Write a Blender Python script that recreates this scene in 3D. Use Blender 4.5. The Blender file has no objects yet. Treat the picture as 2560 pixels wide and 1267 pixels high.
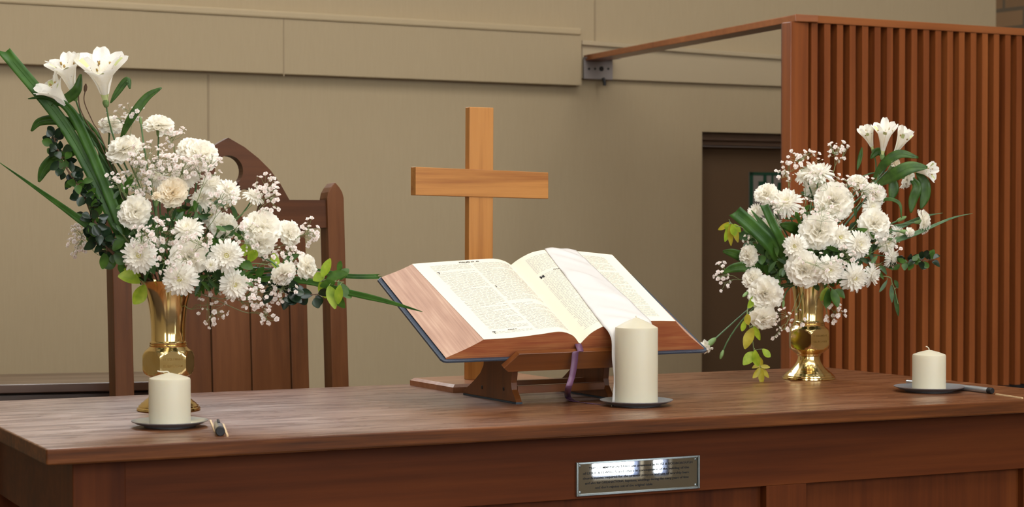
import bpy, bmesh, math, random
from mathutils import Vector, Matrix, Quaternion
S = bpy.context.scene
COL = S.collection
R = math.radians
# ------------------------------------------------------------------ camera
ZT = 0.76                      # table top height
CAM_Z = ZT + 0.37
FPX, CX, CY, HOR = 5000.0, 1280.0, 633.5, 530.0
PITCH = math.atan((CY - HOR) / FPX)
cd = bpy.data.cameras.new('camera'); cam = bpy.data.objects.new('camera', cd); COL.objects.link(cam)
cam.location = (0, 0, CAM_Z); cam.rotation_euler = (math.pi / 2 - PITCH, 0, 0)
cd.sensor_width = 36.0; cd.lens = FPX / 2560.0 * 36.0
cd.clip_start = 0.05; cd.clip_end = 60
cd.dof.use_dof = True; cd.dof.focus_distance = 3.95; cd.dof.aperture_fstop = 8.0
S.camera = cam
# ------------------------------------------------------------------ world, exposure
wd = bpy.data.worlds.new('world'); S.world = wd; wd.use_nodes = True
wd.node_tree.nodes['Background'].inputs[0].default_value = (0.75, 0.85, 1.0, 1)
wd.node_tree.nodes['Background'].inputs[1].default_value = 0.6
S.view_settings.view_transform = 'Standard'; S.view_settings.look = 'None'
S.cycles.diffuse_bounces = 10; S.cycles.max_bounces = 14
S.view_settings.exposure = 0.14; S.view_settings.gamma = 1.0
WINDOW_POWER = 7.2             # emission of the daylight window panes
SKYLIGHT_POWER = 3.4
CLERESTORY_POWER = 9.5
# ------------------------------------------------------------------ helpers
def ray(x, y):
    a = (x - CX) / FPX; b = -(y - CY) / FPX
    return Vector((a, math.cos(PITCH) + b * math.sin(PITCH), -math.sin(PITCH) + b * math.cos(PITCH)))
CAM = Vector((0, 0, CAM_Z))
def at(x, y, d):
    r = ray(x, y); return CAM + r * (d / r.y)
def onz(x, y, z=ZT):
    r = ray(x, y); return CAM + r * ((z - CAM_Z) / r.z)
def onplane(x, y, o, n):
    r = ray(x, y); return CAM + r * ((o - CAM).dot(n) / r.dot(n))
def lin(r, g, b):
    f = lambda c: (c / 255 / 12.92) if c <= 10.3 else ((c / 255 + 0.055) / 1.055) ** 2.4
    return (f(r), f(g), f(b), 1)
class NT:
    def __init__(s, name):
        s.m = bpy.data.materials.new(name); s.m.use_nodes = True
        s.t = s.m.node_tree; s.b = s.t.nodes['Principled BSDF']; s.out = s.t.nodes['Material Output']
    def n(s, typ, **kw):
        o = s.t.nodes.new(typ)
        for k, v in kw.items():
            if k in o.inputs: o.inputs[k].default_value = v
            else: setattr(o, k, v)
        return o
    def l(s, a, b): s.t.links.new(a, b)
    def coords(s, scale=(1, 1, 1), rot=(0, 0, 0), out='Object'):
        tc = s.n('ShaderNodeTexCoord'); mp = s.n('ShaderNodeMapping')
        mp.inputs['Scale'].default_value = scale; mp.inputs['Rotation'].default_value = rot
        s.l(tc.outputs[out], mp.inputs['Vector']); return mp.outputs['Vector']
    def ramp(s, fac, stops):
        r = s.n('ShaderNodeValToRGB'); e = r.color_ramp.elements
        while len(e) < len(stops): e.new(0.5)
        for i, (p, c) in enumerate(stops): e[i].position = p; e[i].color = c
        s.l(fac, r.inputs['Fac']); return r.outputs['Color']
    def bump(s, h, st=0.2, dist=0.001):
        b = s.n('ShaderNodeBump'); b.inputs['Strength'].default_value = st; b.inputs['Distance'].default_value = dist
        s.l(h, b.inputs['Height']); s.l(b.outputs['Normal'], s.b.inputs['Normal']); return b
def plain(name, c, rough=0.5, metal=0.0, spec=0.5, coat=0.0, sss=0.0):
    t = NT(name); t.b.inputs['Base Color'].default_value = c; t.b.inputs['Roughness'].default_value = rough
    t.b.inputs['Metallic'].default_value = metal; t.b.inputs['Specular IOR Level'].default_value = spec
    t.b.inputs['Coat Weight'].default_value = coat
    if sss:
        t.b.inputs['Subsurface Weight'].default_value = sss; t.b.inputs['Subsurface Radius'].default_value = (0.02, 0.014, 0.008)
        t.b.inputs['Subsurface Scale'].default_value = 0.5
    return t.m
def wood(name, dark, mid, light, axis=0, fine=60, rough=0.4, spec=0.5, bump=0.12, dist=0.0006, lines=0.5, rvar=0.0, coat=0.0):
    """long grain running along one local axis"""
    t = NT(name)
    sc = [fine, fine, fine]; sc[axis] = fine * 0.035
    v = t.coords(sc)
    n1 = t.n('ShaderNodeTexNoise', Scale=1.0, Detail=8.0, Roughness=0.62); t.l(v, n1.inputs['Vector'])
    sc2 = [6, 6, 6]; sc2[axis] = 0.7
    v2 = t.coords(sc2)
    n2 = t.n('ShaderNodeTexNoise', Scale=1.0, Detail=3.0, Distortion=1.2); t.l(v2, n2.inputs['Vector'])
    mx = t.n('ShaderNodeMix', data_type='FLOAT'); mx.inputs[0].default_value = lines
    t.l(n2.outputs['Fac'], mx.inputs[2]); t.l(n1.outputs['Fac'], mx.inputs[3])
    col = t.ramp(mx.outputs[0], [(0.3, dark), (0.5, mid), (0.72, light)])
    t.l(col, t.b.inputs['Base Color'])
    t.b.inputs['Specular IOR Level'].default_value = spec; t.b.inputs['Coat Weight'].default_value = coat
    t.b.inputs['Coat Roughness'].default_value = 0.25
    if rvar:
        rr = t.n('ShaderNodeMapRange'); rr.inputs['From Min'].default_value = 0.3; rr.inputs['From Max'].default_value = 0.7
        rr.inputs['To Min'].default_value = rough - rvar; rr.inputs['To Max'].default_value = rough + rvar
        t.l(n1.outputs['Fac'], rr.inputs['Value']); t.l(rr.outputs['Result'], t.b.inputs['Roughness'])
    else: t.b.inputs['Roughness'].default_value = rough
    if coat:
        cw = t.n('ShaderNodeMapRange'); cw.inputs['From Min'].default_value = 0.38; cw.inputs['From Max'].default_value = 0.62
        cw.inputs['To Min'].default_value = 0.15; cw.inputs['To Max'].default_value = coat
        t.l(mx.outputs[0], cw.inputs['Value']); t.l(cw.outputs['Result'], t.b.inputs['Coat Weight']); t.b.inputs['Coat Roughness'].default_value = 0.34
    t.bump(n1.outputs['Fac'], bump, dist)
    return t.m
def leafy(name, c1, c2, trans=0.35, rough=0.4, scale=60, spec=0.5):
    t = NT(name)
    v = t.coords((scale, scale, scale))
    n = t.n('ShaderNodeTexNoise', Scale=1.0, Detail=2.0); t.l(v, n.inputs['Vector'])
    col = t.ramp(n.outputs['Fac'], [(0.3, c1), (0.7, c2)])
    t.l(col, t.b.inputs['Base Color']); t.b.inputs['Roughness'].default_value = rough
    t.b.inputs['Specular IOR Level'].default_value = spec
    tr = t.n('ShaderNodeBsdfTranslucent'); t.l(col, tr.inputs['Color'])
    mx = t.n('ShaderNodeMixShader'); mx.inputs[0].default_value = trans
    t.l(t.b.outputs[0], mx.inputs[1]); t.l(tr.outputs[0], mx.inputs[2]); t.l(mx.outputs[0], t.out.inputs['Surface'])
    return t.m
def emit(name, c, st):
    t = NT(name); t.b.inputs['Base Color'].default_value = (0.8, 0.8, 0.8, 1)
    t.b.inputs['Emission Color'].default_value = c; t.b.inputs['Emission Strength'].default_value = st
    return t.m
# ------------------------------------------------------------------ materials
M = {}
def mk_wall():
    t = NT('wall_paint'); v = t.coords((420, 420, 14))
    n = t.n('ShaderNodeTexNoise', Scale=1.0, Detail=3.0); t.l(v, n.inputs['Vector'])
    t.l(t.ramp(n.outputs['Fac'], [(0.3, lin(167, 148, 116)), (0.7, lin(171, 152, 120))]), t.b.inputs['Base Color'])
    t.b.inputs['Roughness'].default_value = 0.8; t.bump(n.outputs['Fac'], 0.08, 0.0008); return t.m
M['wall'] = mk_wall()
M['trimwall'] = plain('trim_paint', lin(178, 158, 124), 0.6)
M['trimlow'] = plain('lower_trim_paint', lin(174, 156, 126), 0.6)
M['bracket'] = plain('bracket_metal', lin(150, 142, 138), 0.5, 0.3)
M['black'] = plain('black', lin(18, 17, 18), 0.5)
M['seam'] = plain('seam_paint', lin(150, 131, 102), 0.7)
M['door'] = plain('door_paint', lin(96, 72, 47), 0.7)
M['doorframe'] = plain('door_frame_paint', lin(92, 70, 54), 0.5)
M['doorframe2'] = plain('door_stop_paint', lin(125, 100, 82), 0.5)
M['ceiling'] = plain('ceiling_paint', lin(215, 208, 195), 0.9)
M['sidewall'] = plain('side_wall_paint', lin(165, 150, 125), 0.9)
M['floor'] = plain('carpet', lin(70, 58, 55), 0.95)
def mk_brick():
    t = NT('brick'); v = t.coords((1, 1, 1), out='UV')
    b = t.n('ShaderNodeTexBrick', Scale=1.0); b.inputs['Color1'].default_value = lin(140, 112, 82); b.inputs['Color2'].default_value = lin(122, 94, 66)
    b.inputs['Mortar'].default_value = lin(95, 84, 68); b.inputs['Brick Width'].default_value = 0.225; b.inputs['Row Height'].default_value = 0.075
    b.inputs['Mortar Size'].default_value = 0.008
    t.l(v, b.inputs['Vector']); t.l(b.outputs['Color'], t.b.inputs['Base Color']); t.b.inputs['Roughness'].default_value = 0.9
    return t.m
M['brick'] = mk_brick()
M['screenwood'] = wood('screen_wood', lin(98, 46, 18), lin(126, 66, 28), lin(146, 82, 38), 2, 45, 0.38)
M['screenback'] = wood('shaded_screen_backing', lin(70, 33, 14), lin(88, 44, 19), lin(104, 54, 25), 2, 45, 0.5)  # darker copy of the slat wood, shade in the gaps put into the colour
M['railwood'] = wood('rail_wood', lin(110, 58, 26), lin(138, 80, 42), lin(158, 96, 54), 0, 45, 0.32)
def mk_top():
    t = NT('worn_oak_top')
    v = t.coords((9, 150, 150)); n1 = t.n('ShaderNodeTexNoise', Scale=1.0, Detail=7.0, Roughness=0.65); t.l(v, n1.inputs['Vector'])
    v2 = t.coords((5.5, 30, 30)); n2 = t.n('ShaderNodeTexNoise', Scale=1.0, Detail=5.0, Roughness=0.6, Distortion=0.6); t.l(v2, n2.inputs['Vector'])
    mx = t.n('ShaderNodeMix', data_type='FLOAT'); mx.inputs[0].default_value = 0.5; t.l(n1.outputs['Fac'], mx.inputs[2]); t.l(n2.outputs['Fac'], mx.inputs[3])
    t.l(t.ramp(mx.outputs[0], [(0.32, lin(58, 30, 13)), (0.5, lin(104, 60, 28)), (0.68, lin(142, 90, 48))]), t.b.inputs['Base Color'])
    t.b.inputs['Roughness'].default_value = 0.42; t.b.inputs['Specular IOR Level'].default_value = 0.4
    cw = t.n('ShaderNodeMapRange'); cw.inputs['From Min'].default_value = 0.40; cw.inputs['From Max'].default_value = 0.60; cw.inputs['To Min'].default_value = 0.05; cw.inputs['To Max'].default_value = 1.0
    t.l(mx.outputs[0], cw.inputs['Value']); t.l(cw.outputs['Result'], t.b.inputs['Coat Weight'])
    cr = t.n('ShaderNodeMapRange'); cr.inputs['From Min'].default_value = 0.35; cr.inputs['From Max'].default_value = 0.65; cr.inputs['To Min'].default_value = 0.20; cr.inputs['To Max'].default_value = 0.42
    t.l(n2.outputs['Fac'], cr.inputs['Value']); t.l(cr.outputs['Result'], t.b.inputs['Coat Roughness'])
    t.bump(n1.outputs['Fac'], 0.22, 0.0008); return t.m
M['tabletop'] = mk_top()
M['tableedge'] = wood('table_edge_oak', lin(40, 19, 7), lin(88, 47, 18), lin(130, 76, 34), 0, 90, 0.45, 0.2, 0.3, 0.001, 0.7)
M['apron'] = wood('apron_oak', lin(62, 26, 9), lin(88, 42, 16), lin(108, 56, 23), 0, 45, 0.5, 0.12)
M['apronv'] = wood('apron_oak_upright', lin(62, 26, 9), lin(88, 42, 16), lin(108, 56, 23), 2, 45, 0.5, 0.12)
M['chair'] = wood('chair_oak', lin(64, 35, 15), lin(94, 55, 27), lin(116, 72, 40), 2, 45, 0.45, 0.25)
M['chairh'] = wood('chair_oak_across', lin(58, 31, 14), lin(84, 48, 24), lin(104, 62, 33), 0, 45, 0.45, 0.25)
M['crossv'] = wood('cross_oak_upright', lin(132, 76, 28), lin(176, 118, 56), lin(190, 134, 70), 2, 70, 0.4, 0.4, 0.1, 0.0005, 0.45)
M['crossh'] = wood('cross_oak_across', lin(132, 76, 28), lin(176, 118, 56), lin(190, 134, 70), 0, 70, 0.4, 0.4, 0.1, 0.0005, 0.6)
M['crossbase'] = wood('lit_cross_base_oak', lin(116, 66, 40), lin(150, 96, 62), lin(172, 118, 80), 0, 60, 0.3, 0.7, 0.05, 0.0005, 0.5, 0, 0.8)  # oak colour lightened to carry the light reflected off the base top
M['stand'] = wood('stand_wood', lin(70, 36, 14), lin(106, 59, 25), lin(132, 79, 38), 0, 50, 0.33)
M['standv'] = wood('stand_wood_upright', lin(70, 36, 14), lin(106, 59, 25), lin(132, 79, 38), 2, 50, 0.33)
M['bench'] = wood('side_table_wood', lin(60, 36, 22), lin(80, 52, 33), lin(94, 64, 42), 0, 40, 0.3, 0.6, 0.1, 0.0006, 0.5, 0, 1.0)
M['felt'] = plain('felt', lin(58, 66, 74), 0.95)
M['leather'] = NT('leather').m
t = NT('blue_black_leather'); v = t.coords((420, 420, 420)); n = t.n('ShaderNodeTexVoronoi', Scale=1.0); t.l(v, n.inputs['Vector'])
t.b.inputs['Base Color'].default_value = lin(56, 66, 80); t.b.inputs['Roughness'].default_value = 0.36; t.bump(n.outputs['Distance'], 0.5, 0.0006); M['leather'] = t.m
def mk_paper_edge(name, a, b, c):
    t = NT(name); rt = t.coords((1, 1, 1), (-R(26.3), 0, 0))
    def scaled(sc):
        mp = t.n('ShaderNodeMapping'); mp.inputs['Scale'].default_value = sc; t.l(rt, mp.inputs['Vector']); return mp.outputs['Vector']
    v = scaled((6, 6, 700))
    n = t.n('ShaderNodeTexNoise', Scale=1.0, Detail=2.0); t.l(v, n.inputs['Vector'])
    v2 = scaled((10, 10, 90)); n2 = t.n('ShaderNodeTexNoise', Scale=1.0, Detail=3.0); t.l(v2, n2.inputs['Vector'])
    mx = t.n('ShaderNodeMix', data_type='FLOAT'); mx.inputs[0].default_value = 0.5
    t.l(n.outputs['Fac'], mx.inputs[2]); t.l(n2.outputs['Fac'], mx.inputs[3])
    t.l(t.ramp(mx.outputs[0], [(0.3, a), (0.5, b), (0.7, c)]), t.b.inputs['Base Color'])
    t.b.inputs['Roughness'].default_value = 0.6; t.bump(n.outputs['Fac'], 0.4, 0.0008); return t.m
M['foreedge'] = mk_paper_edge('lit_faded_page_edges', lin(158, 120, 100), lin(176, 138, 116), lin(194, 160, 136))  # fading plus brighter light on the fore-edge, both put into the colour
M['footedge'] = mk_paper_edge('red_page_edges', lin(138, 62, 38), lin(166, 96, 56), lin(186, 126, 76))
M['paper'] = plain('paper', lin(228, 220, 200), 0.7, 0, 0.3)
M['ink'] = plain('ink', lin(172, 172, 168), 0.8, 0, 0.1)
M['inkdark'] = plain('heading_ink', lin(50, 50, 50), 0.8, 0, 0.1)
M['satin'] = plain('white_satin', lin(212, 208, 204), 0.4, 0, 0.4, 0, 0.0)
M['purple'] = plain('purple_ribbon', lin(92, 58, 84), 0.5)
M['cream'] = plain('cream_cloth', lin(214, 204, 184), 0.8)
M['brass'] = NT('x').m
t = NT('polished_brass'); v = t.coords((30, 30, 30)); n = t.n('ShaderNodeTexNoise', Scale=1.0, Detail=4.0); t.l(v, n.inputs['Vector'])
t.l(t.ramp(n.outputs['Fac'], [(0.35, (0.80, 0.60, 0.25, 1)), (0.65, (0.88, 0.70, 0.35, 1))]), t.b.inputs['Base Color'])
t.b.inputs['Metallic'].default_value = 1.0; t.b.inputs['Roughness'].default_value = 0.13; M['brass'] = t.m
M['engrave'] = plain('engraved_lettering', lin(128, 98, 44), 0.5, 0.6)
M['wax'] = plain('candle_wax', lin(197, 189, 166), 0.45, 0, 0.4, 0, 0.3)
M['wick'] = plain('wick', lin(206, 198, 176), 0.9)
M['steel'] = plain('brushed_steel', lin(160, 166, 172), 0.28, 0.55)
M['silver'] = plain('silver_plastic', lin(168, 172, 176), 0.3, 0.6)
M['splint'] = plain('pale_wood', lin(212, 184, 140), 0.6)
M['plaque'] = plain('mirror_steel', lin(196, 198, 196), 0.015, 1.0)
M['plaqueedge'] = plain('clear_edge', lin(150, 158, 158), 0.12, 0.8)
M['signgreen'] = plain('sign_green', lin(14, 66, 46), 0.5)
M['signgrey'] = plain('sign_grey', lin(132, 124, 116), 0.5)
M['petal'] = leafy('white_petal', lin(250, 246, 235), lin(254, 252, 246), 0.42, 0.6, 40, 0.2)
M['cpetal'] = leafy('cream_petal', lin(250, 240, 220), lin(254, 249, 236), 0.42, 0.6, 40, 0.2)
M['mumcenter'] = plain('yellow_green_centre', lin(214, 208, 96), 0.7)
M['stem'] = leafy('stem_green', lin(70, 104, 62), lin(96, 128, 84), 0.1, 0.45)
M['calyx'] = leafy('calyx_green', lin(110, 142, 84), lin(140, 168, 104), 0.15, 0.45)
M['blade'] = leafy('blade_green', lin(50, 92, 30), lin(82, 128, 48), 0.4, 0.4, 25)
M['leaf'] = leafy('leaf_green', lin(54, 88, 30), lin(86, 124, 48), 0.4, 0.38, 50)
M['darkleaf'] = leafy('dark_glossy_leaf', lin(18, 34, 24), lin(36, 58, 32), 0.15, 0.25, 60)
M['midleaf'] = leafy('filler_leaf', lin(44, 72, 40), lin(72, 104, 54), 0.25, 0.4, 60)
M['yleaf'] = leafy('yellow_green_leaf', lin(134, 168, 34), lin(184, 206, 66), 0.5, 0.4, 60)
M['yellow'] = leafy('yellowing_leaf', lin(168, 156, 40), lin(198, 184, 66), 0.5, 0.4, 60)
M['twig'] = plain('brown_twig', lin(96, 70, 50), 0.7)
M['gyp'] = leafy('tiny_white_floret', lin(246, 236, 230), lin(252, 248, 244), 0.35, 0.7, 90, 0.2)
M['gypc'] = plain('pinkish_floret_centre', lin(196, 160, 150), 0.8)
M['gypstem'] = plain('fine_stem', lin(120, 134, 86), 0.6)
M['anther'] = plain('anther', lin(170, 140, 80), 0.8)
M['speckle'] = plain('dark_speckle', lin(96, 50, 50), 0.7)
M['greentip'] = plain('green_petal_mark', lin(206, 214, 150), 0.6)
M['window'] = emit('daylight_pane', (0.92, 0.97, 1.0, 1), WINDOW_POWER)
M['skylight'] = emit('skylight_pane', (1.0, 0.985, 0.96, 1), SKYLIGHT_POWER)
M['clerestory'] = emit('clerestory_pane', (0.94, 0.98, 1.0, 1), CLERESTORY_POWER)
M['winframe'] = plain('window_frame', lin(70, 86, 130), 0.5)
# ------------------------------------------------------------------ object helpers
def tag(o, label=None, cat=None, group=None, kind=None):
    if label: o['label'] = label
    if cat: o['category'] = cat
    if group: o['group'] = group
    if kind: o['kind'] = kind
    return o
def thing(name, label, cat, loc=(0, 0, 0), yaw=0.0, group=None):
    o = bpy.data.objects.new(name, None); COL.objects.link(o); o.empty_display_size = 0.05
    o.location = loc; o.rotation_euler = (0, 0, yaw)
    o['mw'] = 1; del o['mw']
    return tag(o, label, cat, group)
def wm(o):
    return Matrix.Translation(o.location) @ o.rotation_euler.to_matrix().to_4x4()
class MB:
    def __init__(s): s.v = []; s.f = []; s.mi = []; s.cur = 0
    def add(s, vs, fs, mi=None):
        b = len(s.v); s.v += [tuple(p) for p in vs]; s.f += [tuple(b + i for i in f) for f in fs]
        s.mi += [s.cur if mi is None else mi] * len(fs)
    def box(s, x0, y0, z0, x1, y1, z1, mi=None):
        s.prism([(x0, y0), (x1, y0), (x1, y1), (x0, y1)], z0, z1, mi)
    def prism(s, poly, z0, z1, mi=None, top=None):
        n = len(poly); top = top or poly
        vs = [(p[0], p[1], z0) for p in poly] + [(p[0], p[1], z1) for p in top]
        fs = [tuple(range(n - 1, -1, -1)), tuple(range(n, 2 * n))] + [(i, (i + 1) % n, n + (i + 1) % n, n + i) for i in range(n)]
        s.add(vs, fs, mi)
    def extr(s, pts, d, mi=None):
        """closed outline of 3-D points, extruded by the vector d"""
        n = len(pts); a = [Vector(p) for p in pts]; vs = a + [p + Vector(d) for p in a]
        s.add(vs, [tuple(range(n)), tuple(range(2 * n - 1, n - 1, -1))] + [((i + 1) % n, i, n + i, n + (i + 1) % n) for i in range(n)], mi)
    def tube(s, pts, rad, seg=6, mi=None, cap=True):
        pts = [Vector(p) for p in pts]; n = len(pts)
        rs = rad if isinstance(rad, (list, tuple)) else [rad] * n
        vs = []; prev = None
        for i, p in enumerate(pts):
            t = (pts[min(i + 1, n - 1)] - pts[max(i - 1, 0)])
            t = t.normalized() if t.length > 1e-9 else Vector((0, 0, 1))
            if prev is None: a = t.orthogonal().normalized()
            else:
                a = prev - t * prev.dot(t)
                a = a.normalized() if a.length > 1e-6 else t.orthogonal().normalized()
            prev = a; b = t.cross(a)
            for k in range(seg):
                q = 2 * math.pi * k / seg; vs.append(p + (a * math.cos(q) + b * math.sin(q)) * rs[i])
        fs = [(i * seg + k, i * seg + (k + 1) % seg, (i + 1) * seg + (k + 1) % seg, (i + 1) * seg + k) for i in range(n - 1) for k in range(seg)]
        if cap: fs += [tuple(range(seg - 1, -1, -1)), tuple((n - 1) * seg + k for k in range(seg))]
        s.add(vs, fs, mi)
    def lathe(s, prof, seg=40, c=(0, 0, 0), mi=None, fn=None):
        vs = []; m = len(prof)
        for (r, z) in prof:
            for k in range(seg):
                q = 2 * math.pi * k / seg; rr = fn(q, r, z) if fn else r
                vs.append((c[0] + rr * math.cos(q), c[1] + rr * math.sin(q), c[2] + z))
        fs = [(i * seg + k, i * seg + (k + 1) % seg, (i + 1) * seg + (k + 1) % seg, (i + 1) * seg + k) for i in range(m - 1) for k in range(seg)]
        s.add(vs, fs, mi)
    def grid(s, rows, mi=None):
        """rows of 3-D points"""
        n = len(rows[0]); vs = [p for r in rows for p in r]
        s.add(vs, [(i * n + j, i * n + j + 1, (i + 1) * n + j + 1, (i + 1) * n + j) for i in range(len(rows) - 1) for j in range(n - 1)], mi)
    def mesh(s, name, mats, smooth=False):
        me = bpy.data.meshes.new(name); me.from_pydata(s.v, [], s.f)
        for m in (mats if isinstance(mats, (list, tuple)) else [mats]): me.materials.append(m)
        me.polygons.foreach_set('material_index', s.mi); me.polygons.foreach_set('use_smooth', [smooth] * len(s.f))
        me.update(); return me
    def build(s, name, mats, parent=None, smooth=False, bevel=0, world=False, fixn=True, seg=2):
        me = s.mesh(name, mats, smooth)
        if world and parent: me.transform(wm(parent).inverted())
        if fixn:
            bm = bmesh.new(); bm.from_mesh(me); bmesh.ops.recalc_face_normals(bm, faces=bm.faces); bm.to_mesh(me); bm.free()
        o = bpy.data.objects.new(name, me); COL.objects.link(o)
        if parent: o.parent = parent
        if bevel:
            b = o.modifiers.new('bevel', 'BEVEL'); b.width = bevel; b.segments = seg; b.limit_method = 'ANGLE'
            b.harden_normals = False
        if smooth:
            me.set_sharp_from_angle(angle=R(40))
        return o
def struct(name, mb, mat, **kw):
    o = mb.build(name, mat, **kw); o['kind'] = 'structure'; return o
def catmull(pts, per=8):
    P = [Vector(p) for p in pts]
    if len(P) < 3: return [P[0].lerp(P[1], i / per) for i in range(per + 1)]
    P = [P[0] * 2 - P[1]] + P + [P[-1] * 2 - P[-2]]; out = []
    for i in range(1, len(P) - 2):
        a, b, c, d = P[i - 1:i + 3]
        for k in range(per):
            t = k / per
            out.append(0.5 * ((2 * b) + (c - a) * t + (2 * a - 5 * b + 4 * c - d) * t * t + (3 * b - a - 3 * c + d) * t ** 3))
    out.append(P[-2]); return out
def bez(a, b, c, d, n=14):
    out = []
    for i in range(n + 1):
        t = i / n; s = 1 - t
        out.append(a * s ** 3 + b * (3 * s * s * t) + c * (3 * s * t * t) + d * t ** 3)
    return out
def text_mesh(body, size, spacing=1.0, bold=False):
    """flat lettering as (verts, faces) centred on x, baseline 0"""
    cu = bpy.data.curves.new('lettering', 'FONT'); cu.body = body; cu.size = size; cu.align_x = 'CENTER'; cu.space_character = spacing
    cu.resolution_u = 2; cu.offset = 0.02 * size if bold else 0.0
    o = bpy.data.objects.new('lettering', cu); COL.objects.link(o)
    dg = bpy.context.evaluated_depsgraph_get(); me = o.evaluated_get(dg).to_mesh()
    vs = [v.co.copy() for v in me.vertices]; fs = [tuple(p.vertices) for p in me.polygons]
    o.evaluated_get(dg).to_mesh_clear(); bpy.data.objects.remove(o); bpy.data.curves.remove(cu)
    return vs, fs
# ================================================================== THE ROOM
TW = math.tan(R(30.9)); D0 = 7.0
RU = Vector((math.cos(R(30.9)), math.sin(R(30.9)), 0)); RN = Vector((-RU.y, RU.x, 0))
WO = Vector((0, D0, 0)); WD = WO.dot(RN)            # distance of back wall along RN
WALLYAW = R(30.9)
def onwall(x, y, off=0.0): return onplane(x, y, WO - RN * off, RN)
def wu(x, y, off=0.0):
    p = onwall(x, y, off); return p.dot(RU), p.z
FZ = -0.55; CEIL = 4.6
UL, UR = -3.2, wu(2490, 30)[0]
REAR = -4.2
# room-frame root transform: local x = along back wall, y = depth (rn), z up
RM = Matrix(((RU.x, RN.x, 0, 0), (RU.y, RN.y, 0, 0), (0, 0, 1, 0), (0, 0, 0, 1)))
def rstruct(name, mb, mat, **kw):
    o = struct(name, mb, mat, **kw); o.matrix_world = RM; return o
du0 = wu(1755, 500)[0]; dz1 = wu(1755, 329)[1]; du1 = wu(2350, 500)[0]
w = MB(); T = 0.2
ca, cb, cz0_, cz1_ = wu(-160, 500)[0], wu(860, 500)[0], 2.35, 4.1
w.box(UL, WD, FZ, ca, WD + T, CEIL); w.box(ca, WD, FZ, cb, WD + T, cz0_); w.box(ca, WD, cz1_, cb, WD + T, CEIL); w.box(cb, WD, FZ, du0, WD + T, CEIL); w.box(du0, WD, dz1, du1, WD + T, CEIL); w.box(du1, WD, FZ, UR, WD + T, CEIL)
rstruct('wall_back', w, M['wall'])
g = MB(); g.box(ca, WD + .1, cz0_, cb, WD + .13, cz1_); rstruct('window_9', g, M['clerestory'])
f = MB(); f.box(UL - .2, REAR - .2, FZ - .1, UR + .2, WD + .2, FZ); rstruct('floor', f, M['floor'])
f = MB(); f.box(UL, 2.0, FZ, UR, WD - 1.6, 0.0); rstruct('floor_platform', f, M['floor'])
# ceiling with a long skylight opening
SK = (-0.6, 4.6, -0.6, 3.4)
c = MB(); c.box(UL - .2, REAR - .2, CEIL, SK[0], WD + .2, CEIL + .15); c.box(SK[1], REAR - .2, CEIL, UR + .2, WD + .2, CEIL + .15)
c.box(SK[0], REAR - .2, CEIL, SK[1], SK[2], CEIL + .15); c.box(SK[0], SK[3], CEIL, SK[1], WD + .2, CEIL + .15)
rstruct('ceiling', c, M['ceiling'])
g = MB(); g.box(SK[0], SK[2], CEIL + .1, SK[1], SK[3], CEIL + .13); rstruct('window_1', g, M['skylight'])
# left wall with two tall windows
lw = MB(); LWIN = [(-2.4, -1.2)]
prev = REAR - .2
for a, b in LWIN:
    lw.box(UL - .2, prev, FZ, UL, a, CEIL); lw.box(UL - .2, a, FZ, UL, b, 1.0); lw.box(UL - .2, a, 3.6, UL, b, CEIL); prev = b
lw.box(UL - .2, prev, FZ, UL, WD + .2, CEIL); rstruct('wall_left', lw, M['sidewall'])
for i, (a, b) in enumerate(LWIN):
    g = MB(); g.box(UL - .15, a, 1.0, UL - .12, b, 3.6); rstruct('window_%d' % (2 + i), g, M['window'])
# rear wall (behind the camera) with windows
rw = MB(); RWIN = [(-1.6, -0.1, 1.35), (0.8, 2.4, 1.35), (3.0, 4.55, 1.35), (4.88, 5.19, -.395), (5.26, 5.37, -.395)]
WTOP = 4.3
prev = UL - .2
for a, b, sl in RWIN:
    rw.box(prev, REAR - .2, FZ, a, REAR, CEIL); rw.box(a, REAR - .2, FZ, b, REAR, sl); rw.box(a, REAR - .2, WTOP if sl > 0 else 1.2, b, REAR, CEIL); prev = b
rw.box(prev, REAR - .2, FZ, UR + .2, REAR, CEIL); rstruct('wall_rear', rw, M['sidewall'])
for i, (a, b, sl) in enumerate(RWIN):
    wt = WTOP if sl > 0 else 1.2; g = MB(); g.box(a, REAR - .16, sl, b, REAR - .13, wt); rstruct('window_%d' % (4 + i), g, M['window'])
    fr = MB(); e = .012 if sl < 0 else .05
    for q in ((a, sl, a + e, wt), (b - e, sl, b, wt), (a, sl, b, sl + e), (a, wt - e, b, wt), (a, (sl + wt) / 2, b, (sl + wt) / 2 + e)): fr.box(q[0], REAR - .12, q[1], q[2], REAR - .05, q[3])
    rstruct('trim_%d' % (20 + i), fr, M['winframe'])
# brick side wall on the right
b = MB(); b.box(UR, REAR - .2, FZ, UR + .2, WD + 3, CEIL)
o = rstruct('wall_right', b, M['brick'])
uv = o.data.uv_layers.new(name='UVMap')
for lp in o.data.loops:
    q = o.data.vertices[lp.vertex_index].co; uv.data[lp.index].uv = (q.y, q.z)
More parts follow.
